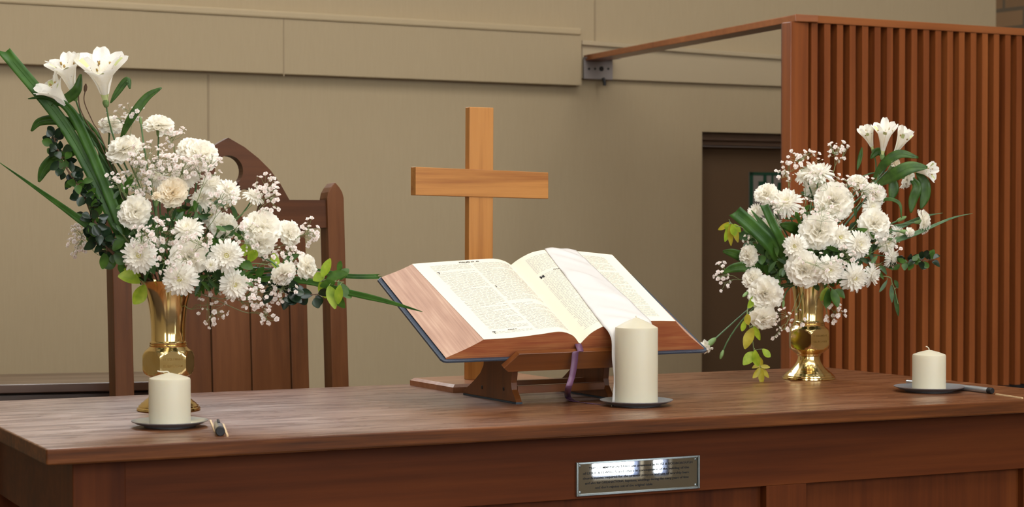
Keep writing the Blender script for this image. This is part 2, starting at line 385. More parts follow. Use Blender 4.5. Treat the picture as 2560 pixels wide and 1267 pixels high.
# mouldings on the back wall
def wallbar(name, x0, yt0, yb0, x1, yt1, yb1, prot, mat, bevel=0.003):
    """a board on the wall between two image-measured ends"""
    u0, zt = wu(x0, yt0, prot); _, zb = wu(x0, yb0, prot); u1, zt1 = wu(x1, yt1, prot); _, zb1 = wu(x1, yb1, prot)
    m = MB(); m.extr([(u0, WD, zb), (u1, WD, zb1), (u1, WD, zt1), (u0, WD, zt)], (0, -prot, 0))
    return rstruct(name, m, mat, bevel=bevel)
wallbar('trim_1', -60, 3, 156, 1455, 88, 214, 0.045, M['wall'])
wallbar('trim_2', -60, -17, 4, 1455, 70, 88, 0.052, M['trimwall'], 0.006)
wallbar('trim_3', 1456, 112, 196, 2300, 172, 230, 0.02, M['trimlow'])
wallbar('trim_4', 1456, 100, 112, 2300, 163, 174, 0.035, M['trimlow'])
for i, (x, y0, y1) in enumerate(((524, 186, 990), (1488, 0, 112))):
    u0, z0 = wu(x, y1, .003); _, z1 = wu(x, y0, .003)
    m = MB(); m.box(u0 - .003, WD - .0025, z0, u0 + .003, WD, z1); rstruct('trim_%d' % (5 + i), m, M['seam'])
m = MB(); u0, z0 = wu(711, 190, .05); _, z1 = wu(711, 46, .05); m.box(u0 - .002, WD - .0465, z0, u0 + .002, WD - .045, z1); rstruct('trim_7', m, M['seam'])
# steel bracket carrying the rail end
u0, z0 = wu(1459, 197, .03); u1, z1 = wu(1530, 146, .03)
br = thing('rail_bracket', 'grey metal bracket plate under the far end of the wooden rail', 'bracket', RM @ Vector(((u0 + u1) / 2, WD - .035, z0)), WALLYAW)
hw = (u1 - u0) / 2
m = MB(); m.box(-hw, 0, 0, hw, .008, z1 - z0); m.box(-hw, -.05, z1 - z0 - .006, hw, .008, z1 - z0); m.build('plate', M['bracket'], br, bevel=.001)
for px in (1472, 1487, 1503, 1520):
    uu, zz = wu(px, 172, .035); rr = .004 if px != 1503 else .009
    h = MB(); h.lathe([(0, .002), (rr, .002), (rr, 0)], 12); me = h.mesh('screw', M['black']); me.transform(Matrix.Translation((uu - (u0 + u1) / 2, -.001, zz - z0)) @ Matrix.Rotation(R(90), 4, 'X'))
    so = bpy.data.objects.new('screw', me); COL.objects.link(so); so.parent = br
uu, zz = wu(1505, 207, .03)
m = MB(); m.tube([(uu - (u0 + u1) / 2, -.004, 0.004), (uu - (u0 + u1) / 2, -.012, -.012), (uu - (u0 + u1) / 2, -.010, zz - z0 - .01)], .006, 8); m.build('hook', M['black'], br, smooth=True)
# door
d = MB(); d.box(du0, WD + .12, FZ, du1, WD + .16, dz1 - .05)
do = rstruct('door_1', d, M['door'])
fr = MB(); fr.box(du0, WD + .02, FZ, du0 + .012, WD + .12, dz1); fr.box(du0, WD + .03, dz1 - .028, du1, WD + .2, dz1); rstruct('trim_8', fr, M['doorframe'])
fr = MB(); fr.box(du0 + .012, WD + .06, dz1 - .046, du1, WD + .2, dz1 - .028); rstruct('trim_9', fr, M['doorframe2'])
DO = WO + RN * .12
def ondoor(x, y, off=0.0):
    p = onplane(x, y, DO - RN * off, RN); return p.dot(RU), p.z
u0, zt = ondoor(1872, 430); u1, zb = ondoor(1990, 570)
sg = thing('door_sign', 'small green bordered sign with grey ground on the brown door', 'sign', RM @ Vector(((u0 + u1) / 2, WD + .118, zb)), WALLYAW)
hw = (u1 - u0) / 2; hh = zt - zb
m = MB(); m.box(-hw, -.002, 0, hw, .002, hh); m.build('panel', M['signgrey'], sg)
m = MB(); e = .017
m.box(-hw, -.004, 0, -hw + e, -.002, hh); m.box(hw - e, -.004, 0, hw, -.002, hh); m.box(-hw, -.004, hh - e * .7, hw, -.002, hh); m.box(-hw, -.004, 0, hw, -.002, e); m.build('border', M['signgreen'], sg)
m = MB(); k = 2 * hw / 118
m.box(-hw + 34 * k, -.0035, hh - 60 * k, -hw + 42 * k, -.002, hh); m.box(-hw + 54 * k, -.0035, hh - 50 * k, -hw + 59 * k, -.002, hh); m.box(-hw + 70 * k, -.0035, hh - 60 * k, -hw + 80 * k, -.002, hh - 20 * k); m.box(-hw + 22 * k, -.0035, hh - 50 * k, -hw + 42 * k, -.002, hh - 18 * k)
m.build('pictogram', M['signgreen'], sg)
# ================================================================== SLATTED SCREEN AND RAIL
PD = 5.67
p0 = at(1960, 500, PD); Pyaw = R(30.4); PU = Vector((math.cos(Pyaw), math.sin(Pyaw), 0)); PN = Vector((PU.y, -PU.x, 0))
zTop = at(1960, 56, PD).z; zBot = onplane(2516, 960, p0, PN).z
Lp = 1.35
sc = thing('slatted_wooden_screen', 'tall brown screen of upright wooden slats behind the right bouquet', 'screen', (p0.x, p0.y, 0.0), Pyaw)
m = MB(); m.box(.012, .012, zBot, Lp, .03, zTop); m.build('backing_panel', M['screenback'], sc)
def xs(px): return (onplane(px, 500, p0, PN) - p0).dot(PU)
m = MB(); m.box(0, -.028, zBot, xs(2005), .012, zTop); m.build('corner_post', M['screenwood'], sc, bevel=.002)
m = MB(); x = xs(2011); pitch = (xs(2494) - xs(2011)) / 16.0; wds = pitch * .52
while x < Lp - .03:
    m.prism([(x, .012), (x + .001, -.028), (x + wds - .001, -.028), (x + wds, .012)], zBot, zTop); x += pitch
m.build('slats', M['screenwood'], sc)
m = MB(); m.box(0, -.004, 0.0, Lp, .04, zBot); m.build('plinth', M['black'], sc)
# capping rail: along the screen top and back to the wall bracket
zc0 = at(1990, 32, PD).z
cz0, cz1 = zTop, zTop + .022
a = p0 + PU * -.01 - Vector((PN.x, PN.y, 0)) * -.055; 
wend = onwall(1459, 131, .02)
cr = thing('capping_rail', 'brown wooden capping rail along the screen top and back to the wall', 'rail', (p0.x, p0.y, cz0), Pyaw)
inv = wm(cr).inverted()
near = inv @ onplane(1990, 40, Vector((0, 0, cz1)), Vector((0, 0, 1))) if False else inv @ at(1988, 33, PD - .02)
far = inv @ wend; far.z = 0
m = MB(); n2 = Vector((near.x, near.y, 0))
m.prism([(n2.x, n2.y), (Lp + .02, n2.y), (Lp + .02, n2.y + .11), (n2.x + .06, n2.y + .11)], 0, cz1 - cz0)
m.build('screen_cap', M['railwood'], cr, bevel=.002)
dv = (far - n2).normalized(); side = Vector((-dv.y, dv.x, 0)) * -1
m = MB(); wd_ = .075
pa = [n2, far, far + side * wd_, n2 + side * wd_]
m.prism([(q.x, q.y) for q in pa], 0.001, cz1 - cz0 - .001); m.build('return_rail', M['railwood'], cr, bevel=.002)
# ================================================================== SIDE TABLE AT LEFT
by = R(14)
q0 = at(470, 952, 5.05); zt_ = q0.z
st = thing('low_side_table', 'low wooden side table with a dull greyish top behind the chair at far left', 'table', (q0.x, q0.y, 0), by)
m = MB(); m.box(-1.3, 0, zt_ - .022, 0, .33, zt_); m.build('top', M['bench'], st, bevel=.002)
m = MB(); m.box(-1.28, .03, zt_ - .14, -.02, .05, zt_ - .03); m.box(-1.28, .28, zt_ - .14, -.02, .30, zt_ - .022); m.build('apron', M['bench'], st)
for (x, y) in ((-1.27, .03), (-.07, .03), (-1.27, .25), (-.07, .25)):
    m = MB(); m.box(x, y, 0, x + .05, y + .05, zt_ - .022); m.build('leg', M['bench'], st)
# ================================================================== CHAIR
cy_ = R(30); CU = Vector((math.cos(cy_), math.sin(cy_), 0)); CN = Vector((CU.y, -CU.x, 0))
lb = at(289, 985, 4.50)                                  # front-left edge of left post
rec = R(3.4)
co = Vector((lb.x, lb.y, 0))
upv = (Vector((0, 0, 1)) * math.cos(rec) - CN * math.sin(rec))
facen = CN * math.cos(rec) + Vector((0, 0, 1)) * math.sin(rec)
def onch(x, y):                                          # point on the reclined back plane -> (u, t) with t along the back
    p = onplane(x, y, lb, facen); return (p - lb).dot(CU), (p - lb).dot(upv)
Wc = onch(872, 940)[0]
ch = thing('oak_chair', 'dark oak chair with a pointed arch back behind the table, left', 'chair', (lb.x, lb.y, 0), cy_)
inv = wm(ch).inverted(); z0 = lb.z
def cpt(u, t, dep=0.0): return inv @ (lb + CU * u + upv * t - facen * dep)
tl = -(z0 - .03) / math.cos(rec)
pw = onch(872, 940)[0] - onch(830, 940)[0]
tTop = onch(838, 455)[1]; tSh = onch(838, 482)[1]
for u0 in (0, Wc - pw):
    m = MB(); hh = pw / 2
    prof = [(u0, tl), (u0 + pw, tl), (u0 + pw, tSh - .012), (u0 + pw * .92, tSh + .002), (u0 + pw * .75, tTop - .012), (u0 + hh, tTop), (u0 + pw * .25, tTop - .012), (u0 + pw * .08, tSh + .002), (u0, tSh - .012)]
    a = [cpt(u, t) for u, t in prof]; m.extr(a, cpt(0, 0, .045) - cpt(0, 0)); m.build('back_post', M['chair'], ch, bevel=.002)
# crest rail with pointed arch and trefoil cut-out
def crest():
    m = MB(); ua, ub = pw, Wc - pw; uc = Wc / 2
    tb = onch(740, 569)[1]; ts = onch(770, 499)[1]; ap = onch(562, 343)[1]
    ush = onch(727, 498)[0] - uc
    # outer outline, right half
    right = [(ub, tb), (ub, ts), (uc + ush, ts)]
    for px, py in ((722, 490), (705, 460), (680, 425), (650, 395), (615, 367)): right.append(onch(px, py))
    mid = (uc, ap)
    left = [(2 * uc - u, t) for u, t in reversed(right)]
    outer = right + [mid] + left
    rr = onch(603, 425)[0] - onch(568, 425)[0]
    tc = (uc, onch(566, 425)[1]); rl = (uc + rr * 1.3, onch(606, 508)[1]); ll = (uc - rr * 1.3, rl[1])
    hole = []
    for k in range(25): q = R(-52 + 284 * k / 24); hole.append((tc[0] + rr * math.cos(q), tc[1] + rr * math.sin(q)))
    for k in range(25): q = R(62 + 284 * k / 24); hole.append((ll[0] + rr * math.cos(q), ll[1] + rr * math.sin(q)))
    for k in range(25): q = R(-166 + 284 * k / 24); hole.append((rl[0] + rr * math.cos(q), rl[1] + rr * math.sin(q)))
    bm = bmesh.new(); es = []
    for loop in (outer, hole):
        vs = [bm.verts.new(cpt(u, t, .008)) for u, t in loop]
        for i in range(len(vs)): es.append(bm.edges.new((vs[i], vs[(i + 1) % len(vs)])))
    bmesh.ops.triangle_fill(bm, edges=es, use_beauty=True)
    r = bmesh.ops.extrude_face_region(bm, geom=bm.faces[:]); dv = cpt(0, 0, .026) - cpt(0, 0)
    bmesh.ops.translate(bm, verts=[e for e in r['geom'] if isinstance(e, bmesh.types.BMVert)], vec=dv)
    bmesh.ops.recalc_face_normals(bm, faces=bm.faces)
    me = bpy.data.meshes.new('crest_rail'); bm.to_mesh(me); bm.free(); me.materials.append(M['chairh'])
    o = bpy.data.objects.new('crest_rail', me); COL.objects.link(o); o.parent = ch; return tb
tb = crest()
ed = [onch(x, 800)[0] for x in (389, 434, 533, 632, 731, 777)]
for i in range(5):
    m = MB(); m.extr([cpt(ed[i] + .0015, -.45, .014), cpt(ed[i + 1] - .0015, -.45, .014), cpt(ed[i + 1] - .0015, tb, .014), cpt(ed[i] + .0015, tb, .014)], cpt(0, 0, .014) - cpt(0, 0)); m.build('back_board', M['chair'], ch, bevel=.002)
sz = 0.44
m = MB(); m.box(-.01, -.40, sz - .03, Wc + .01, .05, sz); m.build('seat', M['chairh'], ch, bevel=.004)
for x in (0, Wc - pw):
    m = MB(); m.box(x, -.40, 0, x + pw, -.355, sz - .03); m.build('front_leg', M['chair'], ch)
    m = MB(); m.box(x, .0, 0, x + pw, .05, sz - .03); m.build('rear_leg', M['chair'], ch)
# ================================================================== COMMUNION TABLE
A, B, C, Dd = onz(116, 1123), onz(2750, 990), onz(2060, 917), onz(-129, 1006.8)
tyaw = math.atan2((B - A).y, (B - A).x)
tb_ = thing('communion_table', 'long dark oak table with panelled front filling the foreground', 'table', (A.x, A.y, 0), tyaw)
ti = wm(tb_).inverted()
q = [ti @ p for p in (A, B, C, Dd)]
m = MB(); TH = .026
m.prism([(p.x, p.y) for p in q], ZT - TH, ZT); m.cur = 1
o = m.build('table_top', [M['tabletop'], M['tableedge']], tb_, bevel=.003, seg=3)
for p in o.data.polygons:
    if abs(p.normal.z) < .5: p.material_index = 1
iu, iv = .055, .058                                      # overhang
L = q[1].x; Wd = q[2].y
zb = ZT - TH
def tpx(x, y, dep=iv):                                    # pixel -> (u,z) on apron plane
    o_ = A + Vector((-math.sin(tyaw), math.cos(tyaw), 0)) * dep
    p = onplane(x, y, o_, Vector((math.sin(tyaw), -math.cos(tyaw), 0))); p = ti @ p; return p.x, p.z
zr = tpx(1580, 1238)[1]                                   # bottom of frieze rail
s0 = tpx(1916, 1220)[0]; s1 = tpx(2016, 1210)[0]
m = MB(); m.box(iu, iv, zr, L - iu, iv + .022, zb); m.build('frieze_rail', M['apron'], tb_, bevel=.001)
lg = .085
for (x0, y0) in ((iu, iv), (L - iu - lg, iv), (iu, Wd - iv - lg), (L - iu - lg, Wd - iv - lg)):
    m = MB(); e = (-.0015 if x0 == iu else .003) if y0 == iv else 0; m.box(x0 - .001, y0 + e, 0.0, x0 + lg, y0 + lg, zb - .0005); m.build('leg', M['apronv'], tb_, bevel=.002)
st_ = [(iu + lg, iu + lg)]
stw = s1 - s0; n_ = 2
cen = (s0 + s1) / 2
pit = 0.66
stiles = [(s0 - pit - 0, s0 - pit + stw), (s0, s1)]
stiles = [(iu + lg - .001, iu + lg + .04), (s0 - .64 - stw, s0 - .64), (s0, s1)]
for a, b_ in stiles:
    if b_ > a and a > iu: m = MB(); m.box(a, iv, .12, b_, iv + .022, zr); m.build('stile', M['apronv'], tb_, bevel=.001)
ps = [(stiles[0][1], stiles[1][0]), (stiles[1][1], s0), (s1, L - iu - lg)]
for a, b_ in ps:
    m = MB(); m.box(a - .005, iv + .021, .12, b_ + .005, iv + .026, zr + .01); m.build('sunk_panel', M['apronv'], tb_)
m = MB(); m.box(iu, iv, .06, L - iu, iv + .022, .12); m.build('bottom_rail', M['apron'], tb_)
m = MB(); m.box(iu + .01, iv + .02, zr - .02, iu + .032, Wd - iv - .02, zb); m.build('end_rail', M['apron'], tb_)
m = MB(); m.box(L - iu - .032, iv + .02, zr, L - iu - .01, Wd - iv - .02, zb); m.build('end_rail', M['apron'], tb_)
m = MB(); m.box(iu, Wd - iv - .022, zr, L - iu, Wd - iv, zb); m.build('rear_rail', M['apron'], tb_)
# --- engraved plaque on the frieze
u0, zA = tpx(1438, 1243); u1, zB = tpx(1746, 1217); _, zC = tpx(1437, 1155); _, zD = tpx(1745, 1137)
zlo = (zA + zB) / 2; zhi = (zC + zD) / 2; uc = (u0 + u1) / 2; hw = (u1 - u0) / 2; hh = zhi - zlo
pl = thing('engraved_plaque', 'rectangular mirror polished plaque with engraved lines on the table front', 'plaque', wm(tb_) @ Vector((uc, iv, zlo)), tyaw)
m = MB(); m.box(-hw, -.003, 0, hw, 0, hh); m.build('plate', M['plaque'], pl, bevel=.0006)
m = MB(); e = .004
for r_ in ((-hw, 0, -hw + e, hh), (hw - e, 0, hw, hh), (-hw + e, 0, hw - e, e), (-hw + e, hh - e, hw - e, hh)): m.box(r_[0], -.006, r_[1], r_[2], -.003, r_[3])
m.build('rim', M['plaqueedge'], pl, bevel=.0008)
for sx in (-1, 1):
    for sz_ in (.007, hh - .007):
        h = MB(); h.lathe([(0, .0012), (.0018, .001), (.0026, 0)], 12); me = h.mesh('screw', M['plaqueedge'], True); me.transform(Matrix.Translation((sx * (hw - .008), -.003, sz_)) @ Matrix.Rotation(R(90), 4, 'X'))
        so = bpy.data.objects.new('screw', me); COL.objects.link(so); so.parent = pl
m = MB(); ls = hh * .094
for i, (tx, ox) in enumerate((('THIS COMMUNION TABLE was presented by ROSS & ROSSBOROUGH', .006), ('of LESLIE & ELWELL\u2019S, and others in consequence of the building of the', -.004), ('church rooms required for the present purpose and use of worship here', -.004), ('and also for ORDINATIONS, baptisms, weddings during the many years of time', -.002), ('and don\u2019t rejoice out of the original table', -.03))):
    vs, fs = text_mesh(tx, ls, 1.0, True)
    ww = max(v.x for v in vs) - min(v.x for v in vs); tgt = hw * 2 * (.84 if i in (0, 3) else .86 if i != 4 else .46); k = tgt / ww
    m.add([(v.x * k + ox, -.0034, hh * (.77 - .145 * i) + v.y) for v in vs], fs)
m.build('inscription', M['black'], pl, fixn=False)
# ================================================================== WOODEN CROSS
bl, bf = onz(1025, 963), onz(1133, 982)
ldir = (bf - bl); bd = ldir.length; ldir.normalize()
cu = Vector((-ldir.y, ldir.x, 0)); cyaw = math.atan2(cu.y, cu.x); BW = .27
cross = thing('table_cross', 'plain pale oak cross on a square base behind the open bible', 'cross', (bf.x, bf.y, ZT), cyaw)
ci = wm(cross).inverted()
m = MB(); c_ = .007
m.prism([(0, 0), (BW, 0), (BW, bd), (0, bd)], 0, .011); m.prism([(0, 0), (BW, 0), (BW, bd), (0, bd)], .011, .0165, None, [(c_, c_), (BW - c_, c_), (BW - c_, bd - c_), (c_, bd - c_)])
m.build('base', M['crossbase'], cross)
yF = bd * .5 - .009
pn_o = wm(cross) @ Vector((0, yF, 0)); pn_n = Vector((ldir.x, ldir.y, 0))
def oncross(x, y):
    p = ci @ onplane(x, y, pn_o, pn_n); return p.x, p.z
xl, _ = oncross(1171, 945); xr, _ = oncross(1231, 945); _, zt_c = oncross(1200, 268)
xtl, _ = oncross(1174, 270); sh = xtl - xl
DP = .020
m = MB(); m.extr([(xl, yF, .0165), (xr, yF, .0165), (xr + sh, yF, zt_c), (xl + sh, yF, zt_c)], (0, DP, 0)); m.build('upright', M['crossv'], cross, bevel=.0012)
pts = [oncross(*p) for p in ((1038, 488), (1370, 497), (1370, 431), (1038, 417))]
m = MB(); m.extr([(x, yF - .002, z) for x, z in pts], (0, DP + .004, 0)); m.build('crossbar', M['crossh'], cross, bevel=.0012)
# ================================================================== BOOK STAND
SY, ST, BH = R(28.3), R(26.3), .328
BO = Vector((.131, 3.85, .854))
bw = Vector((math.cos(SY), math.sin(SY), 0)); bb = Vector((-bw.y, bw.x, 0)); bk = Vector((0, 0, 1))
bv = bb * math.cos(ST) + bk * math.sin(ST); bn = bw.cross(bv)
stand = thing('book_stand', 'brown wooden book stand holding up the open bible', 'book stand', (BO.x, BO.y, ZT), SY)
si = wm(stand).inverted()
def BP(w, v, n): return BO + bw * w + bv * v + bn * n        # book frame -> world
def BL(w, v, n): return si @ BP(w, v, n)
def bbox(m, w0, v0, n0, w1, v1, n1, mi=None):
    m.extr([BL(w0, v0, n0), BL(w1, v0, n0), BL(w1, v0, n1), BL(w0, v0, n1)], BL(0, v1, 0) - BL(0, v0, 0), mi)
m = MB(); bbox(m, -.135, .0, -.018, .135, .29, -.0045); m.build('book_rest', M['stand'], stand)
m = MB()                                                   # front lip with slanted ends
m.extr([BL(-.172, -.004, -.0115), BL(-.145, -.004, .018), BL(.145, -.004, .018), BL(.172, -.004, -.0115), BL(.160, -.004, -.0205), BL(-.160, -.004, -.0205)], BL(0, -.017, 0) - BL(0, -.004, 0))
m.build('front_lip', M['stand'], stand, bevel=.001)
FW = -.110
fo = BO + bw * FW
def onfoot(x, y):
    p = onplane(x, y, fo, bw); return (p - fo).dot(bb), p.z - ZT
prof = [(1220, 873), (1209.6, 897), (1208, 913), (1200.6, 931), (1186, 949), (1172, 963), (1159, 976), (1158.4, 986), (1290.5, 1007.5), (1288, 997), (1279.7, 974.5), (1278, 956.6), (1279.7, 936.8), (1281.5, 914), (1283, 902)]
fp = [onfoot(*p) for p in prof]
zb0 = min(z for _, z in fp); fp = [(b_, max(z, .0035) if z > .008 else .0035) for b_, z in fp]
# bring the top of the side panel up to the sloping rest
def under(b_): return (BO.z - ZT) + (b_ + math.sin(ST) * .004) * math.tan(ST) - .021
fp[0] = (fp[0][0], under(fp[0][0])); fp[-1] = (fp[-1][0], under(fp[-1][0]))
for wx in (FW, -FW - .013):
    m = MB(); m.extr([(wx, b_, z) for b_, z in fp], (.013, 0, 0)); sp = m.build('side_panel', M['standv'], stand, bevel=.0008)
    bs = [b_ for b_, z in fp if z <= .0036]
    m = MB(); m.box(wx - .0005, min(bs), 0, wx + .0135, max(bs), .0035); m.build('felt_strip', M['felt'], sp)
    if wx == FW:
        for px in ((1205, 968), (1259, 972)):
            b_, z = onfoot(*px); h = MB(); h.lathe([(0, .001), (.003, .0008), (.004, 0)], 12); me = h.mesh('screw', M['black']); me.transform(Matrix.Translation((wx - .0001, b_, z)) @ Matrix.Rotation(R(-90), 4, 'Y'))
            so = bpy.data.objects.new('screw', me); COL.objects.link(so); so.parent = sp
def strz(x, y, b_):
    p = onplane(x, y, BO + bb * b_, bb); return p.z - ZT
for b_, ya, yb in ((.07, 962, 981), (.15, 948.5, 962)):
    z1_ = strz(1400, ya - 2, b_); z0_ = strz(1400, yb - 2, b_)
    m = MB(); m.box(FW + .012, b_, max(z0_, .004), -FW - .012, b_ + .014, z1_); m.build('stretcher', M['stand'], stand, bevel=.0008)
# ================================================================== OPEN BIBLE
bible = thing('open_bible', 'large open bible with dark cover and worn red page edges on the wooden stand', 'book', (BO.x, BO.y, BO.z), SY)
bi = wm(bible).inverted()
def bl_(w, v, n): return bi @ BP(w, v, n)
def prof_at(side, k):
    """page-surface cross-section, gutter to fore-edge, at height fraction k (0 foot, 1 head)"""
    if side < 0:
        a = [(-.004, .021), (-.012, .030), (-.026, .0425), (-.055, .0515), (-.095, .0475), (-.145, .0425), (-.185, .0405), (-.2165, .0400)]
        b = [(-.001, .0265), (-.008, .0305), (-.018, .0355), (-.044, .0415), (-.090, .0400), (-.145, .0370), (-.190, .0345), (-.2265, .0318)]
    else:
        a = [(-.004, .021), (.005, .0345), (.016, .047), (.034, .058), (.055, .0650), (.095, .0685), (.150, .0690), (.2015, .0670)]
        b = [(-.001, .0265), (.008, .0350), (.018, .0425), (.032, .0510), (.050, .0575), (.085, .0612), (.150, .0565), (.2350, .0473)]
    P = [(p[0] * (1 - k) + q_[0] * k, p[1] * (1 - k) + q_[1] * k) for p, q_ in zip(a, b)]
    C_ = catmull([(x, y, 0) for x, y in P], 6); return [(p.x, p.y) for p in C_]
def page_pt(side, s, k, lift=0.0):
    P = prof_at(side, k); d = [0]
    for i in range(1, len(P)): d.append(d[-1] + math.hypot(P[i][0] - P[i - 1][0], P[i][1] - P[i - 1][1]))
    t_ = max(0, min(1, s)) * d[-1]
    for i in range(1, len(P)):
        if d[i] >= t_ - 1e-9:
            f_ = (t_ - d[i - 1]) / max(d[i] - d[i - 1], 1e-9); x = P[i - 1][0] + (P[i][0] - P[i - 1][0]) * f_; y = P[i - 1][1] + (P[i][1] - P[i - 1][1]) * f_
            nx, ny = -(P[i][1] - P[i - 1][1]), (P[i][0] - P[i - 1][0])
            if ny < 0: nx, ny = -nx, -ny
            l_ = math.hypot(nx, ny); return bl_(x + nx / l_ * lift, .004 + k * (BH - .008), y + ny / l_ * lift)
    return bl_(P[-1][0], .004 + k * (BH - .008), P[-1][1])
for side in (-1, 1):
    # block of leaves: foot and head faces, fore-edge
    m = MB(); NK = 8; rings = []
    for k in range(NK + 1):
        P = prof_at(side, k / NK); e = P[-1]; lo = (side * .284, .0055)
        fe = [(e[0] + (lo[0] - e[0]) * t_ + side * (-.006 * math.sin(t_ * math.pi) * .6), e[1] + (lo[1] - e[1]) * t_) for t_ in (.2, .4, .6, .8, .93)] + [(side * .2875, .0035), (side * .2855, .001)]
        ring = P + fe + [(side * .15, .0008), (side * .002, .0008)]
        rings.append([bl_(x, .004 + k / NK * (BH - .008), y) for x, y in ring])
    n_ = len(rings[0]); npg = len(prof_at(side, 0)); vs = [p for r_ in rings for p in r_]
    for i in range(NK):
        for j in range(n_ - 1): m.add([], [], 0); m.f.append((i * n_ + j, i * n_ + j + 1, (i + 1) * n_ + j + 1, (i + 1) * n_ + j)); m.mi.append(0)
    m.v = [tuple(p) for p in vs]
    # foot / head caps as strips from page line to the base line
    for kk, rg in ((0, 0), (1, NK)):
        top = rg * n_
        P = prof_at(side, kk); bas = []
        b0 = len(m.v); cols = npg + 6
        rows = 7
        ringp = [(p[0], p[1]) for p in P]
        full = ringp + [tuple(((bi.inverted() @ Vector(vs[top + npg + j])) - BO).dot(a_) for a_ in (bw, bn)) for j in range(6)]
        for (x, y) in full:
            for r_ in range(rows):
                m.v.append(tuple(bl_(x, (.004 if kk == 0 else BH - .004), .0008 + (y - .0008) * r_ / (rows - 1))))
        for a_ in range(len(full) - 1):
            for r_ in range(rows - 1):
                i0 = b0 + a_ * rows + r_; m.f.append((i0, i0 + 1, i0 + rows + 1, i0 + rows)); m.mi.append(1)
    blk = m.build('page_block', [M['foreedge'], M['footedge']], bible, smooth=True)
    # top leaf
    m = MB(); rows = [[page_pt(side, s_ / 24, k / 10, .0006) for s_ in range(25)] for k in range(11)]; m.grid(rows)
    pg = m.build('open_page', M['paper'], bible, smooth=True)
    # printed text: two columns of word-length strokes
    rnd = random.Random(5 + side); m = MB(); NL = 66
    cols = [(.075, .455), (.485, .865)] if side < 0 else [(.115, .475), (.515, .875)]
    hd = MB()
    blank = {(-1, 0): [(.40, .435)], (-1, 1): [(.86, .875), (.08, .115)], (1, 0): [(.73, .76)], (1, 1): [(.5, .52)]}
    for ci_, (c0, c1) in enumerate(cols):
        for ln in range(NL):
            k = .945 - ln * (.895 / NL)
            if any(a_ < k < b_ for a_, b_ in blank[(side, ci_)]): continue
            last = rnd.random() < .10; x = c0 if side > 0 else c1; cur = 0; wid = c1 - c0
            endw = wid * (rnd.uniform(.3, .85) if last else 1)
            if rnd.random() < .12: cur = .02
            while cur < endw - .008:
                wl = min(rnd.uniform(.018, .062), endw - cur)
                a_ = c0 + cur if side > 0 else c1 - cur; b_ = a_ + wl if side > 0 else a_ - wl
                hk = .0036 * rnd.uniform(.75, 1.1)
                m.add([page_pt(side, a_, k, .0010), page_pt(side, b_, k, .0010), page_pt(side, b_, k + hk, .0010), page_pt(side, a_, k + hk, .0010)], [(0, 1, 2, 3)])
                cur += wl + .010
    m.build('printed_text', M['ink'], pg, fixn=False)
    # running head and drop capitals in real lettering
    def put(body, s0, k0, size, m_=hd):
        vs_, fs_ = text_mesh(body, 1.0, 1.0, True); sw = .235
        m_.add([page_pt(side, (s0 - v.x * size / sw) if side < 0 else (s0 + v.x * size / sw), k0 + v.y * size / BH, .0011) for v in vs_], fs_)
    put('PSALMS 39, 40', .47 if side < 0 else .5, .962, .0075)
    if side < 0: put('T', .84, .835, .012); put('I', .44, .615, .011); put('T', .845, .060, .012); put('PSALM 41', .66, .088, .005)
    else: put('M', .135, .700, .013); put('PSALM 43', .30, .735, .005)
    hd.build('heading_letters', M['inkdark'], pg, fixn=False)
# a few loose leaves at the right foot corner
# covers
for side in (-1, 1):
    m = MB(); o_ = .2965; r_ = .010
    pl_ = [(0, -.003), (side * (o_ - r_), -.003), (side * (o_ - .003), 0), (side * o_, r_ - .003), (side * o_, BH + .003 - r_), (side * (o_ - r_), BH + .003), (0, BH + .003)]
    m.extr([bl_(w_, v_, -.0042) for w_, v_ in pl_], bl_(0, 0, .0006) - bl_(0, 0, -.0042)); m.build('cover', M['leather'], bible, bevel=.0012)
m = MB(); m.tube([bl_(-.002, v_, .006) for v_ in (.002, .1, .2, BH)], .009, 12); m.build('spine', M['leather'], bible, smooth=True)
# purple marker ribbon: out of the gutter foot, over the lip, down to the table
def ribbon(m, pts, wv, wid, per=8):
    C_ = catmull(pts, per); wv = Vector(wv).normalized(); m.grid([[p - wv * wid / 2, p, p + wv * wid / 2] for p in C_])
rb = tag(MB(), None) if False else MB()
HB = BP(0, -.0225, .018)
P_ = [BP(-.0080, .006, .0235), BP(-.0110, -.006, .0225), BP(-.0140, -.018, .0195), onplane(1439, 880, HB, bb), onplane(1436, 905, HB, bb), onplane(1430, 940, HB - bb * .003, bb), onplane(1420, 972, HB - bb * .006, bb), onz(1420, 992, ZT + .006), onz(1432, 1002, ZT + .0016), onz(1460, 1006, ZT + .0012), onz(1500, 1010, ZT + .0010)]
C_ = catmull(P_, 7); n_ = len(C_); m = MB(); rows = []
for i, p in enumerate(C_):
    tt = i / (n_ - 1); wv = bw.lerp(Vector((.25, -.97, 0)), max(0, min(1, (tt - .74) / .16))); wv.normalize(); wd_ = .0140
    rows.append([p - wv * wd_ / 2, p, p + wv * wd_ / 2])
m.grid(rows); o = m.build('marker_ribbon', M['purple'], bible, smooth=True, world=True); sl = o.modifiers.new('thick', 'SOLIDIFY'); sl.thickness = .0006
